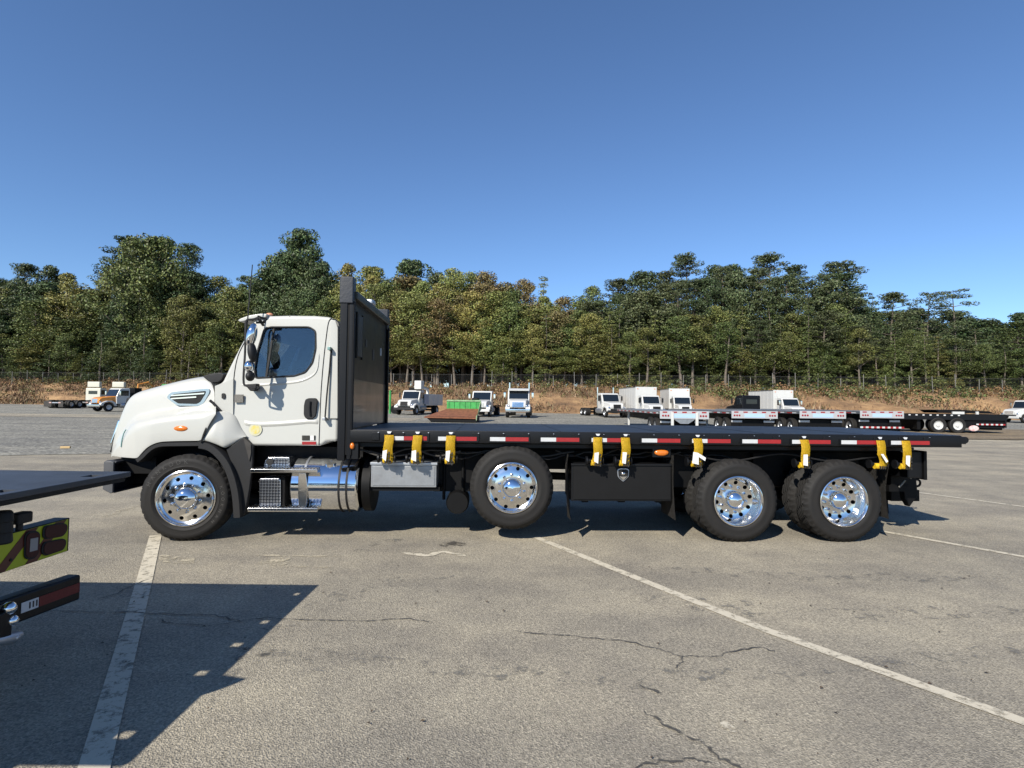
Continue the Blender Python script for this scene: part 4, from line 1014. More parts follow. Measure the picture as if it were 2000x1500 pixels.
mg = TL([(441, 877), (460, 865), (476, 853), (494, 872), (493, 905), (487, 955), (478, 1004), (469, 1010), (467, 975), (460, 934), (451, 903)], .10)
o = MB().prism(mg, .10, .16).bevel(.01).build('mudguard_panel', PLASTIC, truck); mirror_part(o)
ln_ = TL([(477, 853), (492, 866), (492.5, 884), (489, 900), (484, 880)], .12); MB().prism(ln_, .085, .098).build('splash_panel', DUSTY, truck)
# inner wheel well and engine bay mass
MB().box(TS(262, .5), TS(478, .5), .52, W_DECK - .52, .62, TP(350, 800, .5)[1]).build('engine_bay', FRAME, truck)
MB().box(TS(300, .4), TS(480, .4), .30, W_DECK - .30, TP(350, 850, .4)[1], TP(350, 820, .4)[1]).build('wheel_well', FRAME, truck)
# front bumper
bz0, bz1 = TP(205, 964, .06)[1], TP(205, 900, .06)[1]; bs = TS(203, .06)
bp_ = [(bs, bz1), (bs + .05, bz1 + .005), (bs + .155, bz1 - .01), (bs + .155, bz1 - .06), (bs + .06, bz1 - .05), (bs + .06, bz0 + .06), (bs + .13, bz0 + .03), (bs + .125, bz0 - .01), (bs + .05, bz0)]
MB().prism([(bs, bz1), (bs + .13, bz1 - .012), (bs + .13, bz1 - .035), (bs + .03, bz1 - .03), (bs + .03, bz0 + .03), (bs + .12, bz0 + .025), (bs + .12, bz0), (bs, bz0 + .05)], .08, W_DECK - .08).bevel(.008).build('bumper', NAVY, truck)
MB().prism([(bs, bz1 - .01), (bs + .115, bz1 - .012), (bs + .115, bz0 + .01), (bs + .09, bz0), (bs, bz0 + .05)], .055, .085).bevel(.006).build('bumper_end', mat('scuffed grey plastic', (0.085, 0.088, 0.095), .6, var=.3), truck)
MB().box(bs + .05, bs + .75, .60, .68, .66, .95).build('tow_bracket', FRAME, truck)
MB().box(bs + .08, bs + .5, .25, .6, .78, .98).build('steering_box', FRAME, truck)
MB().cyl((bs + .35, .35, .58), (bs + .62, .35, .62), .075, 12).build('steering_box', FRAME, truck)

# ---- axles and running gear
MB().cyl((SF, .3, .50), (SF, W_DECK - .3, .50), .075, 12).build('axle', FRAME, truck)
MB().cyl((SP[0], .25, SP[1]), (SP[0], W_DECK - .25, SP[1]), .07, 12).build('axle', FRAME, truck)
for s_ in (SA, SB):
    MB().cyl((s_, .2, .51), (s_, W_DECK - .2, .51), .10, 14).build('axle', FRAME, truck); MB().ball((s_, HALF, .51), .26, 16).build('differential', FRAME, truck)
for yy in (.72, W_DECK - .86):
    MB().box(SA - .55, SB + .55, yy, yy + .12, .58, .78).bevel(.03).build('suspension_beam', FRAME, truck)
    MB().box(SF - .6, SF + .65, yy, yy + .09, .56, .64).build('leaf_spring', FRAME, truck)
    MB().box(SP[0] - .35, SP[0] + .35, yy, yy + .12, .62, .84).build('lift_axle_bracket', FRAME, truck)
MB().cyl((-1.2, HALF, .78), (SA, HALF, .58), .055, 10).build('drive_shaft', FRAME, truck)
MB().box(-2.4, -.55, .88, W_DECK - .88, .50, 1.05).bevel(.05).build('gearbox', FRAME, truck)
MB().box(TS(485, .2), TS(700, .2), .45, W_DECK - .45, .88, TP(560, 872, .45)[1]).build('cab_floor_beam', FRAME, truck)

# ---- tank, steps, boxes on the near side
tx0, tx1 = TS(563, .06), TS(702, .06); tz1, tz0 = TP(620, 893, .30)[1], TP(620, 1005, .15)[1]; tr = (tz1 - tz0) / 2; tc = (tz1 + tz0) / 2; ty = .035 + tr
prof = [(0.0005, tx0), (tr * .75, tx0 + .004), (tr * .93, tx0 + .02), (tr, tx0 + .045), (tr, (tx0 + tx1) / 2), (tr, tx1 - .045), (tr * .93, tx1 - .02), (tr * .8, tx1 - .004), (0.0005, tx1)]
tank = MB().lathe(prof, (0, ty, tc), 64, 'x').build('fuel_tank', CHROME, truck, 40)
for px in (592, 662, 677):
    a = TS(px, .03); MB().lathe([(tr + .004, a - .012), (tr + .007, a - .012), (tr + .007, a + .012), (tr + .004, a + .012)], (0, ty, tc), 64, 'x').build('tank_strap', ALU if px < 600 else PLASTIC, tank)
MB().lathe([(tr - .002, tx1 + .02), (tr - .002, tx1 + .12), (0.0005, tx1 + .125)], (0, ty + .05, tc), 48, 'x').build('tank_bracket', FRAME, truck)
cp = TP(648, 905, ty - .15); MB().cyl((cp[0], ty - .17, cp[1] - .06), (cp[0], ty - .21, cp[1] + .02), .065, 20).build('filler_cap', CHROME, tank)
MB().tube([(cp[0], ty - .18, cp[1] + .03), (cp[0] + .08, ty - .2, cp[1] - .02), (cp[0] + .16, ty - .2, cp[1] - .07)], .01, 6).build('cap_chain', CHROME, tank)
def step(px0, px1, y0, y1, t0, t1):
    a, z1 = TP(px0, y0, t0); b, z0 = TP(px1, y1, t0)
    o = MB().box(a, b, t0, t1, z0, z1 - .012).bevel(.006).build('cab_step', ALUP, truck)
    n = 20
    for k in range(n):
        c = a + .02 + (b - a - .04) * k / (n - 1); MB().box(c - .009, c + .009, t0 + .004, t1 - .01, z1 - .012, z1 + .004).build('tread_bar', ALUP, o)
    return o
step(489, 620, 914, 924, .0, .17); step(483.5, 620, 990, 1000, -.005, .19)
sb = TL([(583, 924), (597, 924), (600, 945), (600, 968), (597, 992), (584, 992), (582, 968), (582, 945)], .015)
MB().prism(sb, .012, .032).bevel(.004).build('step_bracket', ALUP, truck)
db = TL([(507, 934), (546, 934), (548, 939), (548, 989), (506, 989), (506, 939)], .09)
DIAM = mat('diamond plate aluminium', (0.62, 0.63, 0.66), .25, 1.0)
nt = DIAM.node_tree; tc_ = nt.nodes.new('ShaderNodeTexCoord'); mp = nt.nodes.new('ShaderNodeMapping'); mp.inputs['Rotation'].default_value = (0, rad(45), 0); ck = nt.nodes.new('ShaderNodeTexChecker'); ck.inputs['Scale'].default_value = 40; ck.inputs['Color1'].default_value = (0.72, 0.73, 0.76, 1); ck.inputs['Color2'].default_value = (0.16, 0.17, 0.20, 1); nt.links.new(ck.outputs['Color'], nt.nodes['Principled BSDF'].inputs['Base Color'])
nt.links.new(tc_.outputs['Object'], mp.inputs[0]); nt.links.new(mp.outputs[0], ck.inputs[0]); bpn = nt.nodes.new('ShaderNodeBump'); bpn.inputs['Strength'].default_value = 1; bpn.inputs['Distance'].default_value = .012
nt.links.new(ck.outputs['Fac'], bpn.inputs['Height']); nt.links.new(bpn.outputs[0], nt.nodes['Principled BSDF'].inputs['Normal'])
MB().prism(db, .09, .42).bevel(.012, 2).build('plated_box', DIAM, truck)
bb = TL([(514, 913), (517, 900), (524, 893), (536, 892.5), (565, 893), (565, 913)], .20); o = MB().prism(bb, .20, .60).bevel(.01, 2).build('plated_box', DIAM, truck)
s_, z_ = TP(527, 902, .19); MB().lathe([(0.042, .201), (0.042, .185), (0.0005, .183)], (s_, 0, z_), 24).build('filler_cap', PLASTIC, o)
MB().box(TS(553, .2), TS(562, .2), .12, .5, TP(555, 990, .2)[1], TP(555, 930, .2)[1]).build('battery_tray', FRAME, truck)
# aluminium toolbox
TB = .10
q0, q1 = TP(725, 903, TB), TP(852, 952, TB)
tb = MB().box(q0[0], q1[0], TB, TB + .45, q1[1], q0[1]).bevel(.006).build('aluminium_toolbox', STEEL, truck)
MB().box(q0[0] + .02, q1[0] - .02, TB - .006, TB, q1[1] + .02, q0[1] - .045).bevel(.003).build('lid', STEEL, tb)
MB().box(q0[0] - .01, q1[0] + .01, TB - .012, TB + .46, q0[1] - .03, q0[1] + .002).bevel(.004).build('lid_edge', ALU, tb)
MB().box(q0[0] - .02, q1[0] + .04, TB + .04, TB + .5, q1[1] - .05, q1[1] - .002).build('box_bracket', FRAME, truck)
# black toolbox
q0, q1 = TP(1116, 906, TB), TP(1312, 979, TB)
kb = MB().box(q0[0], q1[0], TB, TB + .55, q1[1], q0[1]).bevel(.006).build('black_toolbox', BLACK, truck)
MB().box(q0[0] + .025, q1[0] - .015, TB - .014, TB - .002, q1[1] + .02, q0[1] - .03).bevel(.005).build('lid', mat('matt black lid', (0.0085, 0.0085, 0.009), .6, var=.25, spec=.2), kb)
MB().box(q0[0] - .008, q1[0] + .008, TB - .02, TB + .55, q0[1] - .018, q0[1] + .006).bevel(.004).build('lid_edge', BLACK, kb)
cx_, cz_ = TP(1217, 928, TB - .02); sh = [(-.075, .07), (-.045, .085), (.045, .085), (.075, .07), (.07, -.02), (.0, -.085), (-.07, -.02)]
em = MB().prism(round_poly([(cx_ + a, cz_ + b) for a, b in sh], .02, 3), TB - .028, TB - .015).bevel(.004).build('latch_plate', CHROME, kb)
em.data.materials[0] = ALU
MB().prism(round_poly([(cx_ + a * .86, cz_ + b * .86) for a, b in sh], .02, 3), TB - .0315, TB - .0285).build('latch_inset', PLASTIC, kb)
MB().prism([(cx_ + a * .9, cz_ + b * .85) for a, b in ((-.055, -.015), (.0, -.075), (.055, -.015), (.02, -.02), (-.02, -.02))], TB - .036, TB - .032).build('latch_handle', ALUP, kb)
MB().ball((cx_, TB - .03, cz_ + .02), .028, 12, (1, .5, .8)).build('latch_lock', ALUP, kb)
for px in (1145, 1217, 1290):
    s_ = TS(px, TB); MB().box(s_ - .04, s_ + .04, TB + .05, TB + .3, q1[1] - .025, q1[1] - .001).build('box_foot', FRAME, truck)
# mudflaps
def flap(pix, t0, t1, twist=0.0):
    (s0, z1), (s1, z0) = TP(*pix[0], t0), TP(*pix[1], t0); rows = []
    for k in range(9):
        u = k / 8; z = z1 + (z0 - z1) * u; s_ = s0 + (s1 - s0) * u
        rows.append([(s_ - .03 * math.sin(u * 3.1) * twist, t0 + .02 * math.sin(u * 3), z), (s_ + .01, (t0 + t1) / 2, z), (s_, t1, z)])
    m_ = MB().grid(rows); r = bmesh.ops.solidify(m_.bm, geom=m_.bm.faces[:], thickness=.010)
    return m_.build('mudflap', DUSTY, truck, 40)
flap([(1110, 888), (1116, 1020)], .0, .34, 1.6); flap([(1316, 890), (1320, 1017)], .02, .6, .3); flap([(1737, 906), (1737, 1014)], .04, .62, 1.0)
flap([(1110, 888), (1116, 1020)], W_DECK - .34, W_DECK, .4); flap([(1737, 906), (1737, 1014)], W_DECK - .62, W_DECK - .04, .3)
# lamps
def side_lamp(px, py, t, w, h):
    s_, z_ = TP(px, py, t); o = MB().ball((0, 0, 0), 1, 18, (w, .025, h)).build('side_marker', AMBER, truck, 60); o.location = (s_, t, z_)
side_lamp(1292, 884, .095, .092, .042)
MB().box(TS(1275, .1), TS(1310, .1), .105, .14, TP(1292, 893, .1)[1], TP(1292, 876, .1)[1]).build('lamp_bracket', BLACK, truck)
side_lamp(688, 871, .02, .028, .04)
MB().box(-.05, .09, .03, .14, 1.0, 1.2).build('corner_bracket', BLACK, truck)
# under-deck plumbing seen as dark shapes
a, z_ = TP(895, 976, .5); MB().lathe([(0.0005, .28), (.13, .28), (.145, .31), (.145, .62), (.12, .66), (0.0005, .66)], (a, 0, z_), 32).build('air_tank', FRAME, truck)
MB().box(a - .32, a + .30, .42, .60, z_ + .12, 1.07).build('hanger_plate', FRAME, truck)
for px in (868, 905):
    s_ = TS(px, .4); MB().cyl((s_, .40, z_ + .02), (s_, .40, 1.0), .02, 8).build('air_line', FRAME, truck)
MB().box(TS(1300, .3), TS(1360, .3), .42, .55, .62, 1.05).build('hanger_plate', FRAME, truck)
MB().box(TS(1500, .3), TS(1560, .3), .70, .82, .62, 1.05).build('hanger_plate', FRAME, truck)
random.seed(9)
for k, (xa, xb) in enumerate(((705, 900), (860, 1110), (1085, 1330), (1330, 1700), (700, 1120), (1100, 1500))):
    a, b = TS(xa, .3), TS(xb, .3); y_ = .18 + .07 * (k % 3); z0_ = 1.10 - .03 * (k % 2)
    MB().tube([(a + (b - a) * u, y_, z0_ - .06 * math.sin(u * math.pi * (2 + k % 3)) ** 2 - .02 * math.sin(u * 9)) for u in np.linspace(0, 1, 19)], .011, 6).build('air_hose', PLASTIC if k % 2 else DUSTY, truck)
bolt = MB().lathe([(.011, 0), (.011, -.006), (.0005, -.008)], n=8).mesh('bolt')
for px in range(738, 1860, 49):
    q = link('bolt', bolt, ALU, rail); q.location = (TS(px, 0), -.001, ZD - .036)
# rear end: light box, tow frame and hooks
q0, q1 = TP(1772, 882, .25), TP(1808, 934, .25)
MB().box(q0[0], q1[0] - .04, .25, W_DECK - .25, q1[1], q0[1]).bevel(.012).build('rear_light_box', BLACK, truck)
MB().box(q1[0] - .038, q1[0], .22, W_DECK - .22, q1[1] - .02, q0[1] + .01).bevel(.006).build('rear_plate', FRAME, truck)
for yy in (.4, .65, W_DECK - .7, W_DECK - .45): MB().lathe([(.05, 0), (.05, .015), (.0005, .018)], (0, 0, 0), 20, 'x').build('tail_lamp', REDL, truck).location = (q1[0] + .002, yy, (q0[1] + q1[1]) / 2)
for yy in (.62, W_DECK - .72):
    o = MB().prism(TL([(1740, 930), (1768, 915), (1790, 935), (1793, 968), (1777, 990), (1768, 975), (1765, 955), (1740, 952)], yy), yy, yy + .10).bevel(.01).build('tow_frame', FRAME, truck)
    a, z_ = TP(1796, 944, yy); MB().tube([(a + .05 * math.cos(t), yy + .05, z_ + .05 * math.sin(t)) for t in np.linspace(-2.4, 2.4, 12)], .014, 6).build('tow_hook', FRAME, truck)
MB().box(TS(1736, .6), TS(1775, .6), .6, W_DECK - .6, TP(1750, 960, .6)[1], TP(1750, 948, .6)[1]).build('rear_crossmember', FRAME, truck)
for pa, pb in (((1756, 952), (1768, 938)), ((1778, 935), (1787, 917))):
    a, b = TP(*pa, .5), TP(*pb, .5); MB().tube([(a[0], .5, a[1]), (b[0], .5, b[1])], .012, 6).build('release_rod', GALV, truck)
MB().box(TS(1745, .9), TS(1800, .9), .95, W_DECK - .95, .36, .52).build('hitch_beam', FRAME, truck)
MB().box(TS(1640, .9), TS(1790, .9), 1.05, 1.2, .62, .80).build('hitch_beam', FRAME, truck)
MB().box(TS(1786, .1), TS(1794, .1), .30, .33, TP(1790, 884, .3)[1], TP(1790, 881, .3)[1]).build('lamp_edge', PAPER, truck)

# ---- yellow straps on the side rail (each can be lifted off)
SID = ['first yellow strap beside the headboard, above the aluminium toolbox', 'second yellow strap from the headboard, above the aluminium toolbox', 'third yellow strap, between the aluminium toolbox and the lifted wheel',
       'yellow strap over the front half of the black toolbox', 'yellow strap beside the black toolbox latch', 'yellow strap with a fluttering paper tag, ahead of the first rear wheel',
       'yellow strap hanging between the two rear wheels', 'bulging yellow strap above the back of the last wheel', 'rearmost yellow strap, behind the last wheel']
for i, (px, seed) in enumerate(zip((760, 815.5, 880.5, 1168, 1222, 1363, 1571, 1719.5, 1769), range(9))):
    random.seed(40 + i)
    y_top = 849.5 + (px - 760) * 0.0113; s_, zt_ = TP(px, y_top, -.03); _, zb_ = TP(px, y_top + 54, -.03)
    st = empty('ratchet_strap', tuple(truck.matrix_basis @ Vector((s_, -.02, zt_ - .02))), TH)
    Lh = zt_ - zb_; w = .056; skew = random.uniform(-.016, .006); bul = random.uniform(.002, .006)
    rows = []
    for k in range(15):
        u = k / 14; z = .02 - Lh * u; o_ = -.012 - .035 * math.sin(min(1, u * 1.5) * math.pi) * .6 - (.02 if u > .55 else .02 * u / .55); xs = skew * u + bul * math.sin(u * 9 + i)
        if i == 7 and u > .5: xs += .035 * math.sin((u - .5) / .5 * 3.1)
        rows.append([(xs - w, o_ + .008, z), (xs - w * .8, o_ - .003, z), (xs + w * .8, o_ - .003, z), (xs + w, o_ + .008, z)])
    m_ = MB().grid(rows); bmesh.ops.solidify(m_.bm, geom=m_.bm.faces[:], thickness=.018)
    web = m_.build('strap_webbing', YEL, st, 50)
    MB().lathe([(.0005, -.055), (.036, -.055), (.036, .05), (.0005, .05)], (skew - .01, .004, .045 - Lh), 20, 'x').build('strap_roll', YEL, st)
    wn_ = MB().lathe([(.0005, -.115), (.055, -.115), (.055, -.095), (.022, -.095), (.022, .09), (.05, .09), (.05, .10), (.0005, .10)], (skew - .015, .02, .07 - Lh), 20, 'x').build('winch', BLACK, st)
    tg = rows[8][1][0] + .005
    tz0_, tz1_ = .02 - Lh * .93, .02 - Lh * .53
    tq = [(tg - .012, tz1_ + random.uniform(-.01, .01)), (tg + .040, tz1_ + .004), (tg + .034 + random.uniform(-.012, .01), tz0_), (tg - .016, tz0_ + random.uniform(0, .04))]
    if i == 5: tq = [(tg - .035, tz1_ + .02), (tg + .02, tz1_ + .01), (tg + .12, tz1_ - .05), (tg + .11, tz1_ - .09), (tg + .03, tz1_ - .04), (tg + .03, tz0_), (tg - .05, tz0_ + .02)]
    if i == 7: tq = [(tg - .02, tz1_ + .02), (tg + .015, tz1_ + .02), (tg + .075, tz0_ + .07), (tg + .05, tz0_ + .05)]
    MB().prism(tq, -.085, -.079).build('paper_tag', PAPER, st)
    if i != 7:
        for k in range(4):
            zz = tz1_ - .02 - k * .042; MB().box(tg + .052, tg + .070, -.078, -.073, zz - .026, zz).build('print', INK, st)
    for k in range(3): MB().box(skew - .035 + k * .03, skew - .018 + k * .03, -.062, -.05, .012 - Lh, .05 - Lh).build('print', INK, st)
    MB().vf([(-.028, -.004, .062), (.028, -.004, .062), (.014, -.012, .038), (-.014, -.012, .038), (-.028, .004, .062), (.028, .004, .062), (.014, -.004, .038), (-.014, -.004, .038)], [(0, 1, 2, 3), (7, 6, 5, 4), (0, 4, 5, 1), (1, 5, 6, 2), (2, 6, 7, 3), (3, 7, 4, 0)]).build('flat_hook', TAPEW, st)
    tag(st, SID[i], 'strap', 'yellow straps along the deck rail')

# ================================================================== the recovery truck whose tail reaches into the picture
def XP(px, py, X):
    d = ray(px, py); return EYE + d * (X / d.x)
tipz = 1.20; tip = GP(256, 921, tipz)
tow = empty('recovery_truck', (tip.x, tip.y - 1.27, 0))
tag(tow, 'rollback recovery truck with flat grey deck and lime and maroon tail panel', 'truck')
T0 = Vector(tow.location)
def lw(p): return Vector(p) - T0
dk = MB().box(-7.0, 0, -1.27, 1.27, tipz - .034, tipz).bevel(.004).build('deck', mat('worn grey deck plate', (0.060, 0.066, 0.078), .42, var=.4, vscale=2.0, bump=.1, bscale=25), tow)
holes = []
for px, py in ((587, 1159), (524, 1213), (469, 1257), (401, 1312), (256, 1431), (500, 1175)):
    g = GP(px, py); h = lw((g.x - SUN_A * tipz, g.y - SUN_B * tipz, tipz))
    if px == 500: continue
    h.x = min(h.x, -.09)
    holes.append(MB().box(h.x - .042, h.x + .042, h.y - .048, h.y + .048, tipz - .2, tipz + .1))
cut(dk, holes)
g0, g1 = GP(486, 1327), GP(412, 1366)
a0, a1 = [lw((g.x - SUN_A * (tipz - .06), g.y - SUN_B * (tipz - .06), 0)) for g in (g0, g1)]
MB().prism([(-.03, a0.y + .06), (a0.x * .9, a0.y), (a0.x * .55, (a0.y + a1.y) / 2 + .02), (-.03, a1.y)], tipz - .10, tipz - .052, 'z').build('tail_tab', BLACK, tow)
for yy in (-.45, .33):
    MB().box(-6.9, -1.2, yy, yy + .08, tipz - .17, tipz - .036).build('deck_beam', FRAME, tow)
MB().box(-.05, -.005, -1.22, 1.22, tipz - .06, tipz - .036).build('tail_beam', BLACK, tow)
for yy in (-.45, .35): MB().box(-7.0, -.75, yy, yy + .1, .72, .98).build('frame_rail', FRAME, tow)
for x_ in (-2.2, -3.5):
    for far in (False, True):
        w_ = copy_tree(wr, tow); w_.location = (x_, 1.2 if far else -1.2, .51); w_.rotation_euler = (0, .4, math.pi if far else 0)
# tail lamp panel
PX = -2.9
def pz(pix, X=PX, off=0.0):
    out = []
    for x, y in pix:
        p = lw(XP(x / 5, 980 + y / 5, X)); out.append((p.y, p.z))
    return out
pl = pz([(668, 158), (660, 482)]); yF = pl[0][0]; zT, zB = pl[0][1], pl[1][1]; xl = PX - T0.x
panel = MB().box(xl - .10, xl, -1.1, yF + .012, zB, zT).bevel(.004).build('tail_panel', BLACK, tow)
MB().box(xl + .001, xl + .003, -1.08, yF - .004, zB + .004, zT - .006).build('lime_sheet', LIME, panel)
dz_, dy_ = zT - zB, .30
for k in range(7):
    y_ = yF - .02 - k * .215
    q = [(max(y_ - .0, -1.07), zT - .007), (max(y_ - .085, -1.07), zT - .007), (max(y_ - .085 - dz_ * 1.0, -1.07), zB + .005), (max(y_ - dz_ * 1.0, -1.07), zB + .005)]
    MB().prism([(min(a, yF - .005), b) for a, b in q], xl + .0035, xl + .005, 'x').build('maroon_stripe', MAROON, panel)
def lamp(pix, inner):
    P = round_poly(pz(pix), .03, 4)
    o = MB().prism(P, xl + .0055, xl + .013, 'x').bevel(.003).build('tail_lamp', PLASTIC, tow)
    MB().prism(inset_poly(P, .86), xl + .0135, xl + .017, 'x').build('lens', inner, o); return o
lamp([(405, 235), (600, 203), (645, 225), (640, 285), (600, 338), (430, 368), (398, 345)], REDDK)
lamp([(420, 392), (600, 358), (632, 375), (628, 425), (600, 472), (430, 530), (388, 508), (390, 430)], REDDK)
o = lamp([(255, 288), (340, 280), (378, 312), (362, 500), (322, 556), (250, 567), (218, 540), (224, 330)], REDDK)
MB().prism(inset_poly(pz([(268, 362), (342, 348), (335, 470), (260, 490)]), 1), xl + .0175, xl + .020, 'x').build('reverse_lens', mat('grey lens', (0.30, 0.30, 0.31), .3), o)
p = lw(XP(3, 1030, PX + .06)); MB().lathe([(.0005, -.09), (.046, -.09), (.052, -.08), (.048, -.03), (.052, -.025), (.048, .03), (.052, .035), (.048, .08), (.04, .09), (.0005, .092)], tuple(p), 24, 'z').build('cable_roller', PLASTIC, tow)
p = lw(XP(45, 1012, PX)); MB().box(p.x - .05, p.x + .02, p.y - .055, p.y + .05, p.z - .03, p.z + .035).bevel(.01).build('work_lamp', PLASTIC, tow); MB().cyl((p.x - .02, p.y, zT - .02), (p.x - .02, p.y, p.z - .03), .018, 10).build('lamp_stalk', PLASTIC, tow)
for y_ in (-.55, -.95): MB().box(xl - .22, xl - .10, y_, y_ + .06, zB + .02, tipz - .036).build('panel_hanger', FRAME, tow)
bm_ = MB().lathe([(.009, 0), (.009, .004), (.0005, .006)], n=8, axis='x').mesh('bolt')
for y_, z_ in ((yF - .30, zT - .035), (yF - .42, zB + .06), (yF - .60, zT - .05)):
    q = link('bolt', bm_, PLASTIC, panel); q.location = (xl + .0055, y_, z_)
# bumper bar with reflectors
P1 = lw(XP(159, 1121.5, -2.7)); zb1 = lw(XP(167, 1166, -2.7)).z; P2 = lw(GP(4, 1174, P1.z)); dirb = (P2 - P1); dirb.z = 0; dirb.normalize()
bar = empty('x'); bpy.data.objects.remove(bar)
nb = Vector((dirb.y, -dirb.x, 0))
if nb.x < 0: nb = -nb
def bar_box(a, b, z0_, z1_, o0, o1, name, mt, par, bev=0.006):
    q = []
    for z_ in (z0_, z1_):
        for (u, o_) in ((a, o0), (b, o0), (b, o1), (a, o1)): v = P1 + dirb * u + nb * o_; q.append((v.x, v.y, z_))
    m_ = MB().vf(q, [(0, 3, 2, 1), (4, 5, 6, 7), (0, 1, 5, 4), (1, 2, 6, 5), (2, 3, 7, 6), (3, 0, 4, 7)])
    if bev: m_.bevel(bev, 3)
    return m_.build(name, mt, par)
bb_ = bar_box(0, 2.3, zb1, P1.z, -.09, 0, 'bumper_bar', BLACK, tow, .014)
def along(px, py):
    d = ray(px, py); w0 = P1 + T0; n_ = nb; k = (w0 - EYE).dot(n_) / d.dot(n_); p = EYE + d * k; return (p - w0).dot(dirb), p.z
u0, zr1 = along(155, 1141); u1, zr0 = along(75, 1190); u2, _ = along(40, 1200)
zc_ = (P1.z + zb1) / 2
bar_box(u0, u1, zc_ - .027, zc_ + .030, .001, .004, 'red_reflector', REDR, bb_, 0); bar_box(u1 + .004, u2, zc_ - .027, zc_ + .030, .001, .004, 'white_reflector', TAPEW, bb_, 0)
for k in range(3): bar_box(u1 + .012 + k * .02, u1 + .02 + k * .02, zc_ - .015, zc_ + .02, .0045, .006, 'reflector_print', NAVY, bb_, 0)
def at_bar(px, py, off):
    d = ray(px, py); w0 = P1 + T0 + nb * off; k = (w0 - EYE).dot(nb) / d.dot(nb); return EYE + d * k - T0
for i, (px, py, r) in enumerate(((18, 1188, .035), (24, 1212, .03))):
    c = at_bar(px, py, .05); b_ = MB().ball(tuple(c), r, 20).build('hitch_ball', CHROME, tow); MB().cyl(tuple(c - nb * .06), tuple(c), r * .5, 12).build('ball_stem', ALU, tow)
c = at_bar(24, 1246, .03); MB().tube([c + Vector((0, .05, 0)), c, c + Vector((0, -.08, .02)), c + Vector((0, -.2, .05))], [.02, .034, .03, .028], 12).build('pintle_pin', ALU, tow); MB().ball(tuple(c), .036, 14, (1, 1, .8)).build('pintle_pin', ALU, tow)
c = at_bar(4, 1225, .02); MB().box(c.x - .05, c.x + .04, c.y - .4, c.y + .02, c.z - .06, c.z + .09).bevel(.01).build('hitch_receiver', BLACK, tow)

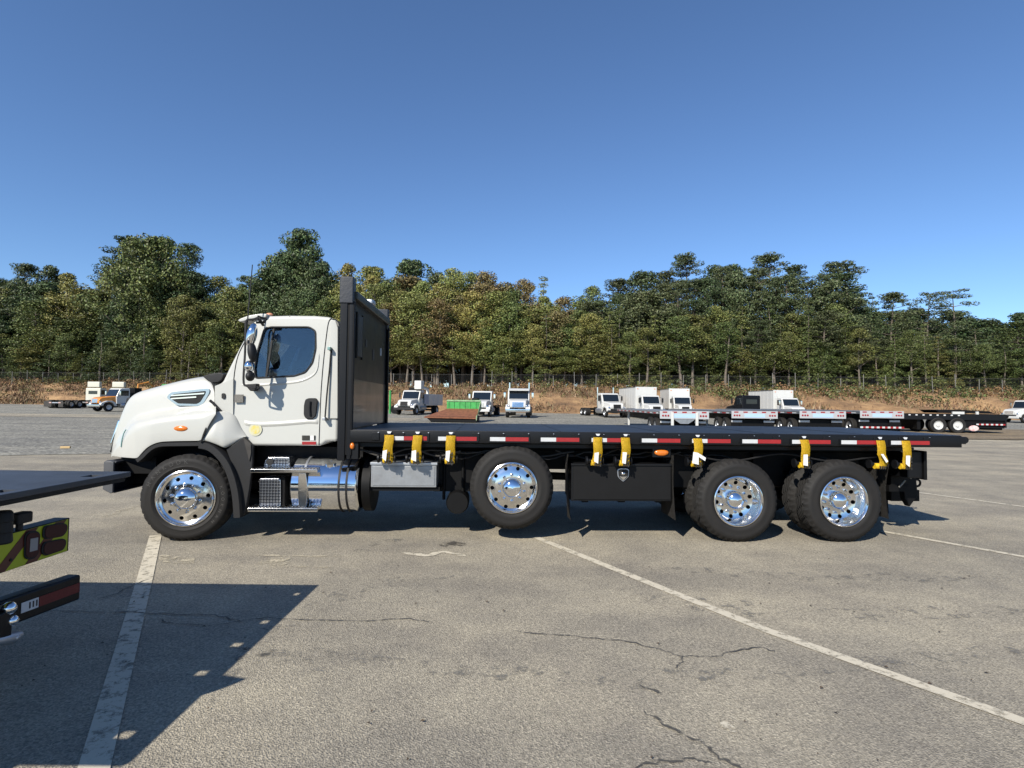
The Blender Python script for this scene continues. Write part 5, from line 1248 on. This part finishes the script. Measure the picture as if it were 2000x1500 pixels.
# ================================================================== parked vehicles at the back of the yard
def at_px(px, Y): 
    p = WP(px, 780, Y); return Vector((p.x, Y, zg(p.x, Y)))
sw_t = MB().lathe([(.28, .02), (.31, 0), (.46, -.01), (.5, .03), (.5, .25), (.46, .28), (.28, .27)], n=28).mesh('tyre')
sw_r = MB().lathe([(.30, .015), (.27, .02), (.24, .07), (.12, .08), (.10, .03), (.0005, .02)], n=24).mesh('rim')
def small_wheel(par, x, y, far=False, rim=None, s=1.0):
    w = link('wheel', sw_r, None, par); w.data = sw_r if rim is None else rim; t = link('tyre', sw_t, RUBBER, w)
    w.location = (x, y, .5 * s); w.scale = (s, s, s); w.rotation_euler = (0, 0, math.pi if not far else 0)
    return w
sw_r.materials.append(ALU)
sw_rw = sw_r.copy(); sw_rw.materials.clear(); sw_rw.materials.append(W_PLAIN)
def lorry(label, loc, rz, paint=W_PLAIN, body=None, grille='dark', name='parked_truck', hood_paint=None, cat='truck', tandem=True, chassis=6.4, s=1.0, chrome_bumper=False, vis=False):
    """conventional-nose truck; x forward, origin on the ground below the back of the cab"""
    o = empty(name, loc, rz); o.scale = (s, s, s); tag(o, label, cat)
    def taper(co):
        k = 1 - .16 * max(0, co.x - 1.4) / 1.6; return Vector((co.x, co.y * k, co.z))
    MB().prism([(1.35, .95), (3.15, .88), (3.22, 1.15), (3.12, 1.42), (2.9, 1.58), (1.35, 1.78)], -.92, .92).bevel(.11, 3, 15).xform(taper).build('hood', hood_paint or paint, o)
    for sg in (-1, 1):
        y0_, y1_ = sorted((sg * .72, sg * 1.14))
        MB().prism([(1.42, .62), (1.62, 1.02), (1.95, 1.22), (2.5, 1.22), (2.85, 1.08), (3.12, .98), (3.2, .72), (3.05, .62), (2.92, .68), (2.75, .98), (2.3, 1.1), (1.9, .98), (1.7, .62)], y0_, y1_).bevel(.04, 2, 20).build('fender', paint, o)
        MB().ball((3.10, sg * .84, 1.05), .16, 12, (.5, 1, .75)).build('headlamp', CHROME, o)
        MB().tube([(1.15, sg * 1.0, 1.7), (1.3, sg * 1.32, 1.72), (1.3, sg * 1.32, 2.4), (1.15, sg * 1.02, 2.42)], .025, 6).build('mirror_arm', PLASTIC, o)
        MB().box(1.25, 1.33, sg * 1.33 - .1, sg * 1.33 + .1, 1.85, 2.35).bevel(.03).build('mirror', PLASTIC if grille == 'dark' else CHROME, o)
        MB().box(.15, 1.0, sg * 1.03 - .012, sg * 1.03 + .012, 1.80, 2.42).bevel(.01).build('side_window', DGLASS, o)
        MB().cyl((-.35, sg * .88, .72), (1.05, sg * .88, .72), .3, 20).build('fuel_tank', ALU, o)
    MB().prism([(0, .85), (1.45, .85), (1.5, 1.7), (1.12, 2.55), (.95, 2.66), (.1, 2.70), (0, 2.62)], -1.03, 1.03).bevel(.08, 3, 15).build('cab', paint, o)
    MB().prism([(1.50, 1.74), (1.535, 1.75), (1.185, 2.52), (1.15, 2.51)], -.90, .90).build('windshield', DGLASS, o)
    MB().box(-.012, .01, -.62, .62, 1.85, 2.3).build('rear_window', DGLASS, o)
    gm = PLASTIC if grille == 'dark' else (CHROME if grille == 'chrome' else paint)
    gw_ = .42 if grille == 'dark' else .52
    MB().prism([(3.19, .98), (3.24, .98), (3.20, 1.42), (3.14, 1.42)], -gw_, gw_).bevel(.01).build('grille', gm, o)
    for k in range(5):
        MB().box(3.235 - k * .006, 3.25 - k * .006, -gw_ + .04, gw_ - .04, 1.03 + k * .075, 1.06 + k * .075).build('grille_bar', CHROME if grille != 'dark' else PLASTIC, o)
    MB().box(3.22, 3.38, -1.12, 1.12, .52, .80).bevel(.04, 2).build('bumper', (CHROME if chrome_bumper else (PLASTIC if grille == 'dark' else paint)), o)
    if vis: MB().prism([(1.1, 2.60), (1.55, 2.52), (1.56, 2.60), (1.1, 2.74)], -1.0, 1.0).build('sun_visor', paint, o)
    for yy in (-.42, .34): MB().box(-chassis, 3.1, yy, yy + .09, .72, .98).build('frame_rail', FRAME, o)
    small_wheel(o, 2.3, 1.12); small_wheel(o, 2.3, -1.12, True)
    for x_ in ((-chassis + 1.2, -chassis + 2.5) if tandem else (-chassis + 1.9,)):
        for sg in (1, -1):
            w = small_wheel(o, x_, sg * 1.16, sg < 0); t2 = link('inner_tyre', sw_t, RUBBER, w); t2.location = (0, .32, 0)
        MB().cyl((x_, -.9, .5), (x_, .9, .5), .1, 10).build('axle', FRAME, o)
    if body == 'box':
        MB().box(-chassis, -.35, -1.25, 1.25, 1.12, 3.65).bevel(.03, 2).build('cargo_box', W_PLAIN, o)
        for sg in (-1, 1):
            for z_ in (1.14, 3.60): MB().box(-chassis + .02, -.37, sg * 1.255 - .02, sg * 1.255 + .02, z_ - .03, z_ + .05).build('box_rail', ALU, o)
            for k in range(7): x_ = -chassis + .4 + k * (chassis - 1.2) / 6; MB().box(x_, x_ + .03, sg * 1.252 - .012, sg * 1.252 + .012, 1.2, 3.55).build('box_rib', W_PLAIN, o)
        for y_ in (-1.0, 1.0): MB().box(-.352, -.33, y_ - .08, y_ + .08, 3.38, 3.46).build('clearance_lamp', AMBER, o)
        MB().box(-chassis, -.4, -1.1, 1.1, .98, 1.1).build('box_floor', FRAME, o)
    elif body == 'service':
        MB().box(-chassis, -.3, -1.15, 1.15, 1.0, 2.3).bevel(.03).build('service_body', W_PLAIN, o)
        for sg in (-1, 1):
            for k in range(4):
                x_ = -chassis + .3 + k * 1.45; MB().box(x_, x_ + 1.3, sg * 1.158 - .012, sg * 1.158 + .012, 1.15, 2.2).bevel(.01).build('locker_door', mat('blue-grey panel', (.30, .36, .46), .4) if k == 3 else W_PLAIN, o)
        MB().tube([(-3.5, 0, 2.3), (-3.5, 0, 2.9), (-1.2, .15, 3.1), (.8, .3, 3.0)], .16, 12).build('boom', W_PLAIN, o)
        MB().box(.4, 1.3, .35, 1.15, 2.78, 3.72).bevel(.05).build('bucket', W_PLAIN, o)
        MB().box(-.6, .3, -.75, .5, 2.72, 3.0).bevel(.05).build('boom_rest', FRAME, o); MB().ball((-1.4, -.5, 3.15), .35, 14, (1.4, .8, .5)).build('boom_hood', W_PLAIN, o)
    elif body == 'tractor':
        MB().lathe([(.0005, .08), (.5, .08), (.5, 0), (.0005, 0)], (-2.6, 0, 1.02), 24, 'z').build('fifth_wheel', FRAME, o)
        for sg in (-1, 1): MB().cyl((-.25, sg * .95, .9), (-.25, sg * .95, 3.35), .075, 14).build('exhaust_stack', CHROME, o)
    elif body == 'fairing':
        MB().box(.02, .5, -.85, .85, 2.78, 3.55).bevel(.08, 2).build('roof_fairing', paint, o)
        for sg in (-1, 1): MB().box(-chassis, -chassis + .03, sg * .75 - .3, sg * .75 + .3, .15, .95).build('mudflap', DUSTY, o)
        MB().box(-chassis + .02, -chassis + .06, -.5, .5, .62, .75).build('rear_bar', ALU, o)
        for y_ in (-.6, .6): MB().box(-chassis - .02, -chassis + .02, y_ - .15, y_ + .15, .62, .74).build('tail_lamp', mat('pale pink lens', (.62, .42, .38), .4), o)
    elif body == 'flat':
        MB().box(-chassis, -.4, -1.2, 1.2, 1.02, 1.15).build('flat_bed', FRAME, o)
    elif body == 'hook':
        MB().box(-chassis, -.5, -.5, .5, 1.0, 1.2).build('hook_frame', ORANGE, o)
        MB().tube([(-1.4, .2, 1.2), (-1.4, .2, 3.2), (-2.6, .2, 3.5), (-3.2, .2, 3.0)], .10, 8).build('crane_arm', ORANGE, o); MB().box(-1.4, -.6, -.9, .9, 1.2, 2.75).build('tool_locker', FRAME, o)
    return o
D = -math.pi / 2
lorry('white bucket truck with raised square bucket beside the headboard', at_px(812, 61), D - rad(13), body='service', tandem=False, chassis=5.6, s=.98)
lorry('plain white cab and chassis truck partly behind the green steel tray', at_px(945, 58), D - rad(6), grille='white', body='flat', tandem=False, chassis=6.0, s=.97)
lorry('white truck with a wide chrome grille and chrome bumper, standing alone', at_px(1014, 57), D - rad(3), grille='chrome', chrome_bumper=True, body='tractor', s=1.05, vis=True)
lorry('white tractor truck with exhaust stack standing close beside the nearest box truck', at_px(1184, 60), D + rad(12), body='tractor', s=.95)
lorry('white box truck with its long cargo side showing, nearest to the tractor truck', at_px(1264, 56), D + rad(5), body='box', tandem=False, chassis=7.2, s=.88, name='box_truck')
lorry('white box truck tucked close behind another box truck', at_px(1328, 59), D - rad(5), body='box', tandem=False, chassis=6.6, s=.86, name='box_truck')
lorry('white box truck with a black cab parked in front of its side', at_px(1533, 57), D + rad(2), body='box', tandem=False, chassis=7.0, s=.84, name='box_truck', grille='white')
lorry('black day-cab tractor in front of the last box truck', at_px(1468, 50), math.pi / 2 + rad(14), paint=BLACKG, body=None, s=.90, chassis=5.5)
lorry('white truck nose at the edge of the picture beyond the black trailer', at_px(2014, 57), math.pi + rad(10), body='flat', s=.86, grille='white')
lorry('cream cab with roof fairing seen from behind, beside a low dolly', at_px(181, 72), math.pi / 2 - rad(2), paint=W_CREAM, body='fairing', s=.95, chassis=6.0)
lorry('cream cab with roof fairing half hidden by the orange truck', at_px(229, 75), math.pi / 2 - rad(2), paint=W_CREAM, body='fairing', s=.97, chassis=6.0)
lorry('white and orange utility truck beside the hood of the flatbed', at_px(243, 60), D - rad(24), hood_paint=ORANGE, grille='chrome', body='hook', s=.92, chrome_bumper=True)
# low dolly with bare tyres
dl = empty('dolly', at_px(136, 70), rad(92)); tag(dl, 'low black wheeled dolly with mudflaps beside a cream cab', 'trailer')
for yy in (-.45, .36): MB().box(-2.4, 2.2, yy, yy + .09, .7, .92).build('frame_rail', FRAME, dl)
for x_ in (-1.5, -.3):
    for sg in (1, -1):
        w = small_wheel(dl, x_, sg * 1.25, sg < 0); t2 = link('inner_tyre', sw_t, RUBBER, w); t2.location = (0, .32, 0)
for sg in (-1, 1): MB().box(-2.42, -2.38, sg * .95 - .3, sg * .95 + .3, .15, .85).build('mudflap', DUSTY, dl)
# green machine roof seen above the hood
gr = empty('green_loader', at_px(345, 66), .2); tag(gr, 'bright green machine showing just above the white hood', 'machine')
MB().box(-2.4, 2.4, -1.0, 1.0, 1.2, 2.5).bevel(.1).build('body', GREEN, gr); MB().prism([(-1.6, 2.5), (.6, 2.5), (.2, 3.05), (-1.3, 3.05)], -.8, .8).bevel(.05).build('cab', GREEN, gr)
for x_ in (-1.5, 1.5):
    for sg in (1, -1): small_wheel(gr, x_, sg * 1.1, sg < 0, s=1.2)
MB().tube([(1.8, 0, 2.4), (2.4, 0, 3.0), (2.9, 0, 2.9)], .07, 8).build('arm', W_PLAIN, gr)
# white hoarding post with green mesh beside the headboard
gp = empty('green_post', at_px(762, 62)); tag(gp, 'thin green post with a black reel beside the headboard edge', 'post')
MB().cyl((0, 0, 0), (0, 0, 2.6), .12, 10).build('pole', GREEN, gp); MB().lathe([(.0005, -.2), (.5, -.2), (.5, -.12), (.3, -.12), (.3, .12), (.5, .12), (.5, .2), (.0005, .2)], (.6, 0, .5), 20).build('reel', FRAME, gp)

# green and rusty steel tray
ty_ = 44.0; pa = at_px(886, ty_)
tr_ = empty('steel_tray', pa, rad(-3)); tag(tr_, 'green steel tray with a rusty floor tipped open on the gravel', 'tray')
k = ty_ / F_PX
MB().prism([(-50 * k, .45), (48 * k, .45), (48 * k, .05), (-38 * k, .05)], -1.2, 1.2).build('base', FRAME, tr_)
MB().vf([(-51 * k, -1.3, .42), (48 * k, -1.3, .40), (48 * k, 1.6, 1.05), (-18 * k, 1.6, 1.05), (-51 * k, -1.3, .34), (48 * k, -1.3, .30), (48 * k, 1.6, .95), (-18 * k, 1.6, .95)], [(0, 1, 2, 3), (7, 6, 5, 4), (0, 4, 5, 1), (1, 5, 6, 2), (2, 6, 7, 3), (3, 7, 4, 0)]).build('floor', RUST, tr_)
MB().box(-20 * k, 49 * k, 1.6, 1.7, .9, 1.72).build('end_wall', GREEN, tr_)
for i in range(7): x_ = (-18 + i * 11) * k; MB().box(x_, x_ + .10, 1.55, 1.6, .98, 1.6).build('wall_rib', GREEN, tr_)
MB().box(-20 * k, 49 * k, 1.54, 1.74, 1.62, 1.76).bevel(.02).build('top_rail', mat('pale green worn edge', (.30, .50, .26), .6, var=.5), tr_)
MB().vf([(48 * k, -1.3, .2), (49.5 * k, -1.3, .2), (49.5 * k, 1.7, 1.7), (48 * k, 1.7, 1.7), (48 * k, -1.3, .5), (49.5 * k, -1.3, .5), (49.5 * k, 1.7, 1.0), (48 * k, 1.7, 1.0)], [(0, 1, 2, 3), (4, 5, 6, 7), (0, 1, 5, 4), (1, 2, 6, 5), (2, 3, 7, 6), (3, 0, 4, 7)]).build('side_rail', mat('lime worn edge', (.42, .55, .30), .6, var=.5), tr_)
MB().box(30 * k, 44 * k, 1.8, 2.6, .9, 1.95).bevel(.1).build('hoist', FRAME, tr_)

# four aluminium flatbed trailers, tails to the camera
def trailer(label, x0px, x1px, Y, first=False, guard=False):
    a, b = WP(x0px, 800, Y).x, WP(x1px, 800, Y).x; w = b - a; o = empty('flatbed_trailer', ((a + b) / 2, Y, zg(0, Y)), rad(-1.5)); tag(o, label, 'trailer', 'aluminium flatbed trailers side by side')
    zt_ = WP((x0px + x1px) / 2, 803, Y).z - zg(0, Y); h_ = .42
    L_ = 14.0
    MB().box(-w / 2, w / 2, 0, L_, zt_ - .10, zt_).build('deck', ALU, o)
    MB().box(-w / 2, w / 2, -.04, 0, zt_ - h_, zt_ + .004).bevel(.012).build('rear_sill', mat('white aluminium sill', (.56, .56, .57), .4, .3) if 'white aluminium sill' not in MATS else MATS['white aluminium sill'], o)
    for k in range(5): x_ = -w * .40 + k * w * .2; MB().box(x_ - .12, x_ + .12, -.046, -.041, zt_ - .10, zt_ - .03).build('red_tape', TAPER, o)
    for sg in (-1, 1):
        for k in range(3):
            MB().lathe([(.055, 0), (.045, -.02), (.0005, -.025)], (sg * (w / 2 - .16 - k * .14), -.042, zt_ - .25), 14).build('tail_lamp', REDL, o)
        MB().box(sg * (w / 2 - .06) - .05, sg * (w / 2 - .06) + .05, .02, L_, zt_ - .17, zt_ - .03).build('side_rail', ALU, o)
        for k in range(9): MB().box(sg * (w / 2 + .004) - .004, sg * (w / 2 + .004) + .004, .4 + k * 1.5, .85 + k * 1.5, zt_ - .15, zt_ - .09).build('white_tape', TAPEW, o)
        for k in range(9): MB().box(sg * (w / 2 + .004) - .004, sg * (w / 2 + .004) + .004, .88 + k * 1.5, 1.5 + k * 1.5, zt_ - .15, zt_ - .09).build('red_tape', TAPER, o)
        MB().box(sg * .5 - .08, sg * .5 + .08, .3, L_ - 1, zt_ - .55, zt_ - .10).build('frame_beam', FRAME, o)
        MB().box(sg * (w / 2 - .38) - .30, sg * (w / 2 - .38) + .30, .25, .28, .25, zt_ - h_ - .05).build('mudflap', FRAME, o)
        MB().box(sg * (w / 2 - .38) - .30, sg * (w / 2 - .38) + .30, .22, .25, zt_ - h_ - .22, zt_ - h_ - .12).build('white_band', TAPEW, o)
        for x_ in (1.2, 2.5):
            wh = link('wheel', sw_r, None, o); wh.location = (sg * (w / 2 - .0), x_, .5); wh.rotation_euler = (0, 0, rad(90) * sg); link('tyre', sw_t, RUBBER, wh); t2 = link('inner_tyre', sw_t, RUBBER, wh); t2.location = (0, .32, 0)
        MB().box(sg * .9 - .06, sg * .9 + .06, L_ - 3, L_ - 2.85, .05, zt_ - .1).build('landing_leg', W_PLAIN, o)
        if first: MB().box(sg * w * .25 - .07, sg * w * .25 + .07, -.09, -.045, .05, zt_ - .06).build('stand_post', W_PLAIN, o)
    MB().box(-w * .22, w * .22, -.05, -.042, zt_ - .36, zt_ - .15).build('name_panel', mat('pale blue panel', (.42, .58, .80), .3) if 'pale blue panel' not in MATS else MATS['pale blue panel'], o)
    if first: MB().prism([(-w * .22, zt_ - h_ - .01), (w * .22, zt_ - h_ - .01), (w * .08, zt_ - h_ - .25), (-w * .08, zt_ - h_ - .25)], -.03, .02).build('hitch_plate', STEEL, o)
    MB().cyl((-w / 2, 1.2, .5), (w / 2, 1.2, .5), .08, 10).build('axle', FRAME, o)
    MB().box(-w * .4, w * .4, .3, 3.2, .55, zt_ - .5).build('suspension_box', FRAME, o)
    if guard:
        MB().box(-w / 2, w / 2, -.03, .03, .42, .54).build('rear_guard', FRAME, o)
        for k in range(8): MB().box(-w / 2 + k * w / 8, -w / 2 + (k + .5) * w / 8, -.036, -.031, .43, .53).build('white_tape', TAPEW, o); MB().box(-w / 2 + (k + .5) * w / 8, -w / 2 + (k + 1) * w / 8, -.036, -.031, .43, .53).build('red_tape', TAPER, o)
    else: MB().box(-w * .3, w * .3, .05, .15, .45, .6).build('rear_guard', FRAME, o)
    return o
trailer('aluminium flatbed trailer with two white stand posts at its tail', 1289, 1384, 29.5, True)
trailer('aluminium flatbed trailer, second from the box trucks', 1429, 1518, 31.5)
trailer('aluminium flatbed trailer, third from the box trucks', 1562, 1651, 31.5)
trailer('aluminium flatbed trailer with a red and white striped rear guard', 1680, 1764, 33.0, guard=True)
# black gooseneck trailer
bl = empty('black_trailer', at_px(1848, 37.5), rad(-8)); tag(bl, 'long black trailer with two white wheels standing on dirt', 'trailer')
MB().box(-9.0, 2.7, -1.25, 1.25, 1.06, 1.22).build('deck', FRAME, bl)
for sg in (-1, 1): MB().box(-9.0, 2.7, sg * 1.25 - .05, sg * 1.25 + .05, .86, 1.24).build('side_rail', BLACK, bl)
MB().box(-.1, 2.7, -1.2, 1.2, .35, 1.05).build('tail_body', FRAME, bl); MB().box(2.7, 2.8, -1.25, 1.25, .4, 1.25).build('tail_gate', BLACK, bl)
for k in range(22): x_ = -8.9 + k * .42; MB().box(x_, x_ + .12, -1.32, -1.301, 1.12, 1.20).build('stake_tip', TAPEW if k > 12 else PAPER, bl)
for k in range(6): x_ = 1.0 + k * .28; MB().box(x_, x_ + .14, -1.318, -1.301, .55, .64).build('white_tape', TAPEW, bl); MB().box(x_ + .14, x_ + .28, -1.318, -1.301, .55, .64).build('red_tape', TAPER, bl)
for x_ in (-1.25, -.10):
    for sg in (1, -1): small_wheel(bl, x_, sg * 1.36, sg < 0, sw_rw)
MB().prism([(-.9, 1.30), (2.4, 1.30), (2.0, 1.45), (.3, 1.52), (-1.2, 1.5)], -.9, .9).build('folded_ramp', FRAME, bl)
MB().box(-.2, .5, -1.0, -.9, 1.24, 1.40).build('ramp_arm', W_PLAIN, bl); MB().box(1.2, 1.35, -1.0, -.9, 1.22, 1.42).build('ramp_arm', W_PLAIN, bl)
MB().ball((.78, -1.42, .34), .30, 16, (1, .08, .62)).build('oval_mudflap', mat('red and white flap', (.62, .16, .16), .5, var=.6, vscale=4, col2=(.8, .75, .72)), bl)
MB().box(2.0, 3.1, -.4, .4, .22, .40).build('tail_ramp', FRAME, bl); MB().tube([(2.7, -.6, 1.1), (3.1, -.6, 1.15), (3.3, -.6, 1.1)], .1, 8).build('hitch', FRAME, bl)
for x_ in (-3.6, -2.4): MB().box(x_, x_ + .2, -1.1, 1.1, .2, 1.0).build('landing_leg', FRAME, bl)
# small wooden offcut on the gravel
p = GP(128, 876.5); b_ = MB().box(-.14, .14, -.05, .05, 0, .07).bevel(.012).build('wood_offcut', mat('pale wood', (.60, .42, .20), .7)); b_.location = (p.x, p.y, .014); b_.rotation_euler = (0, 0, .3); tag(b_, 'small pale wood offcut lying on the gravel edge', 'wood')
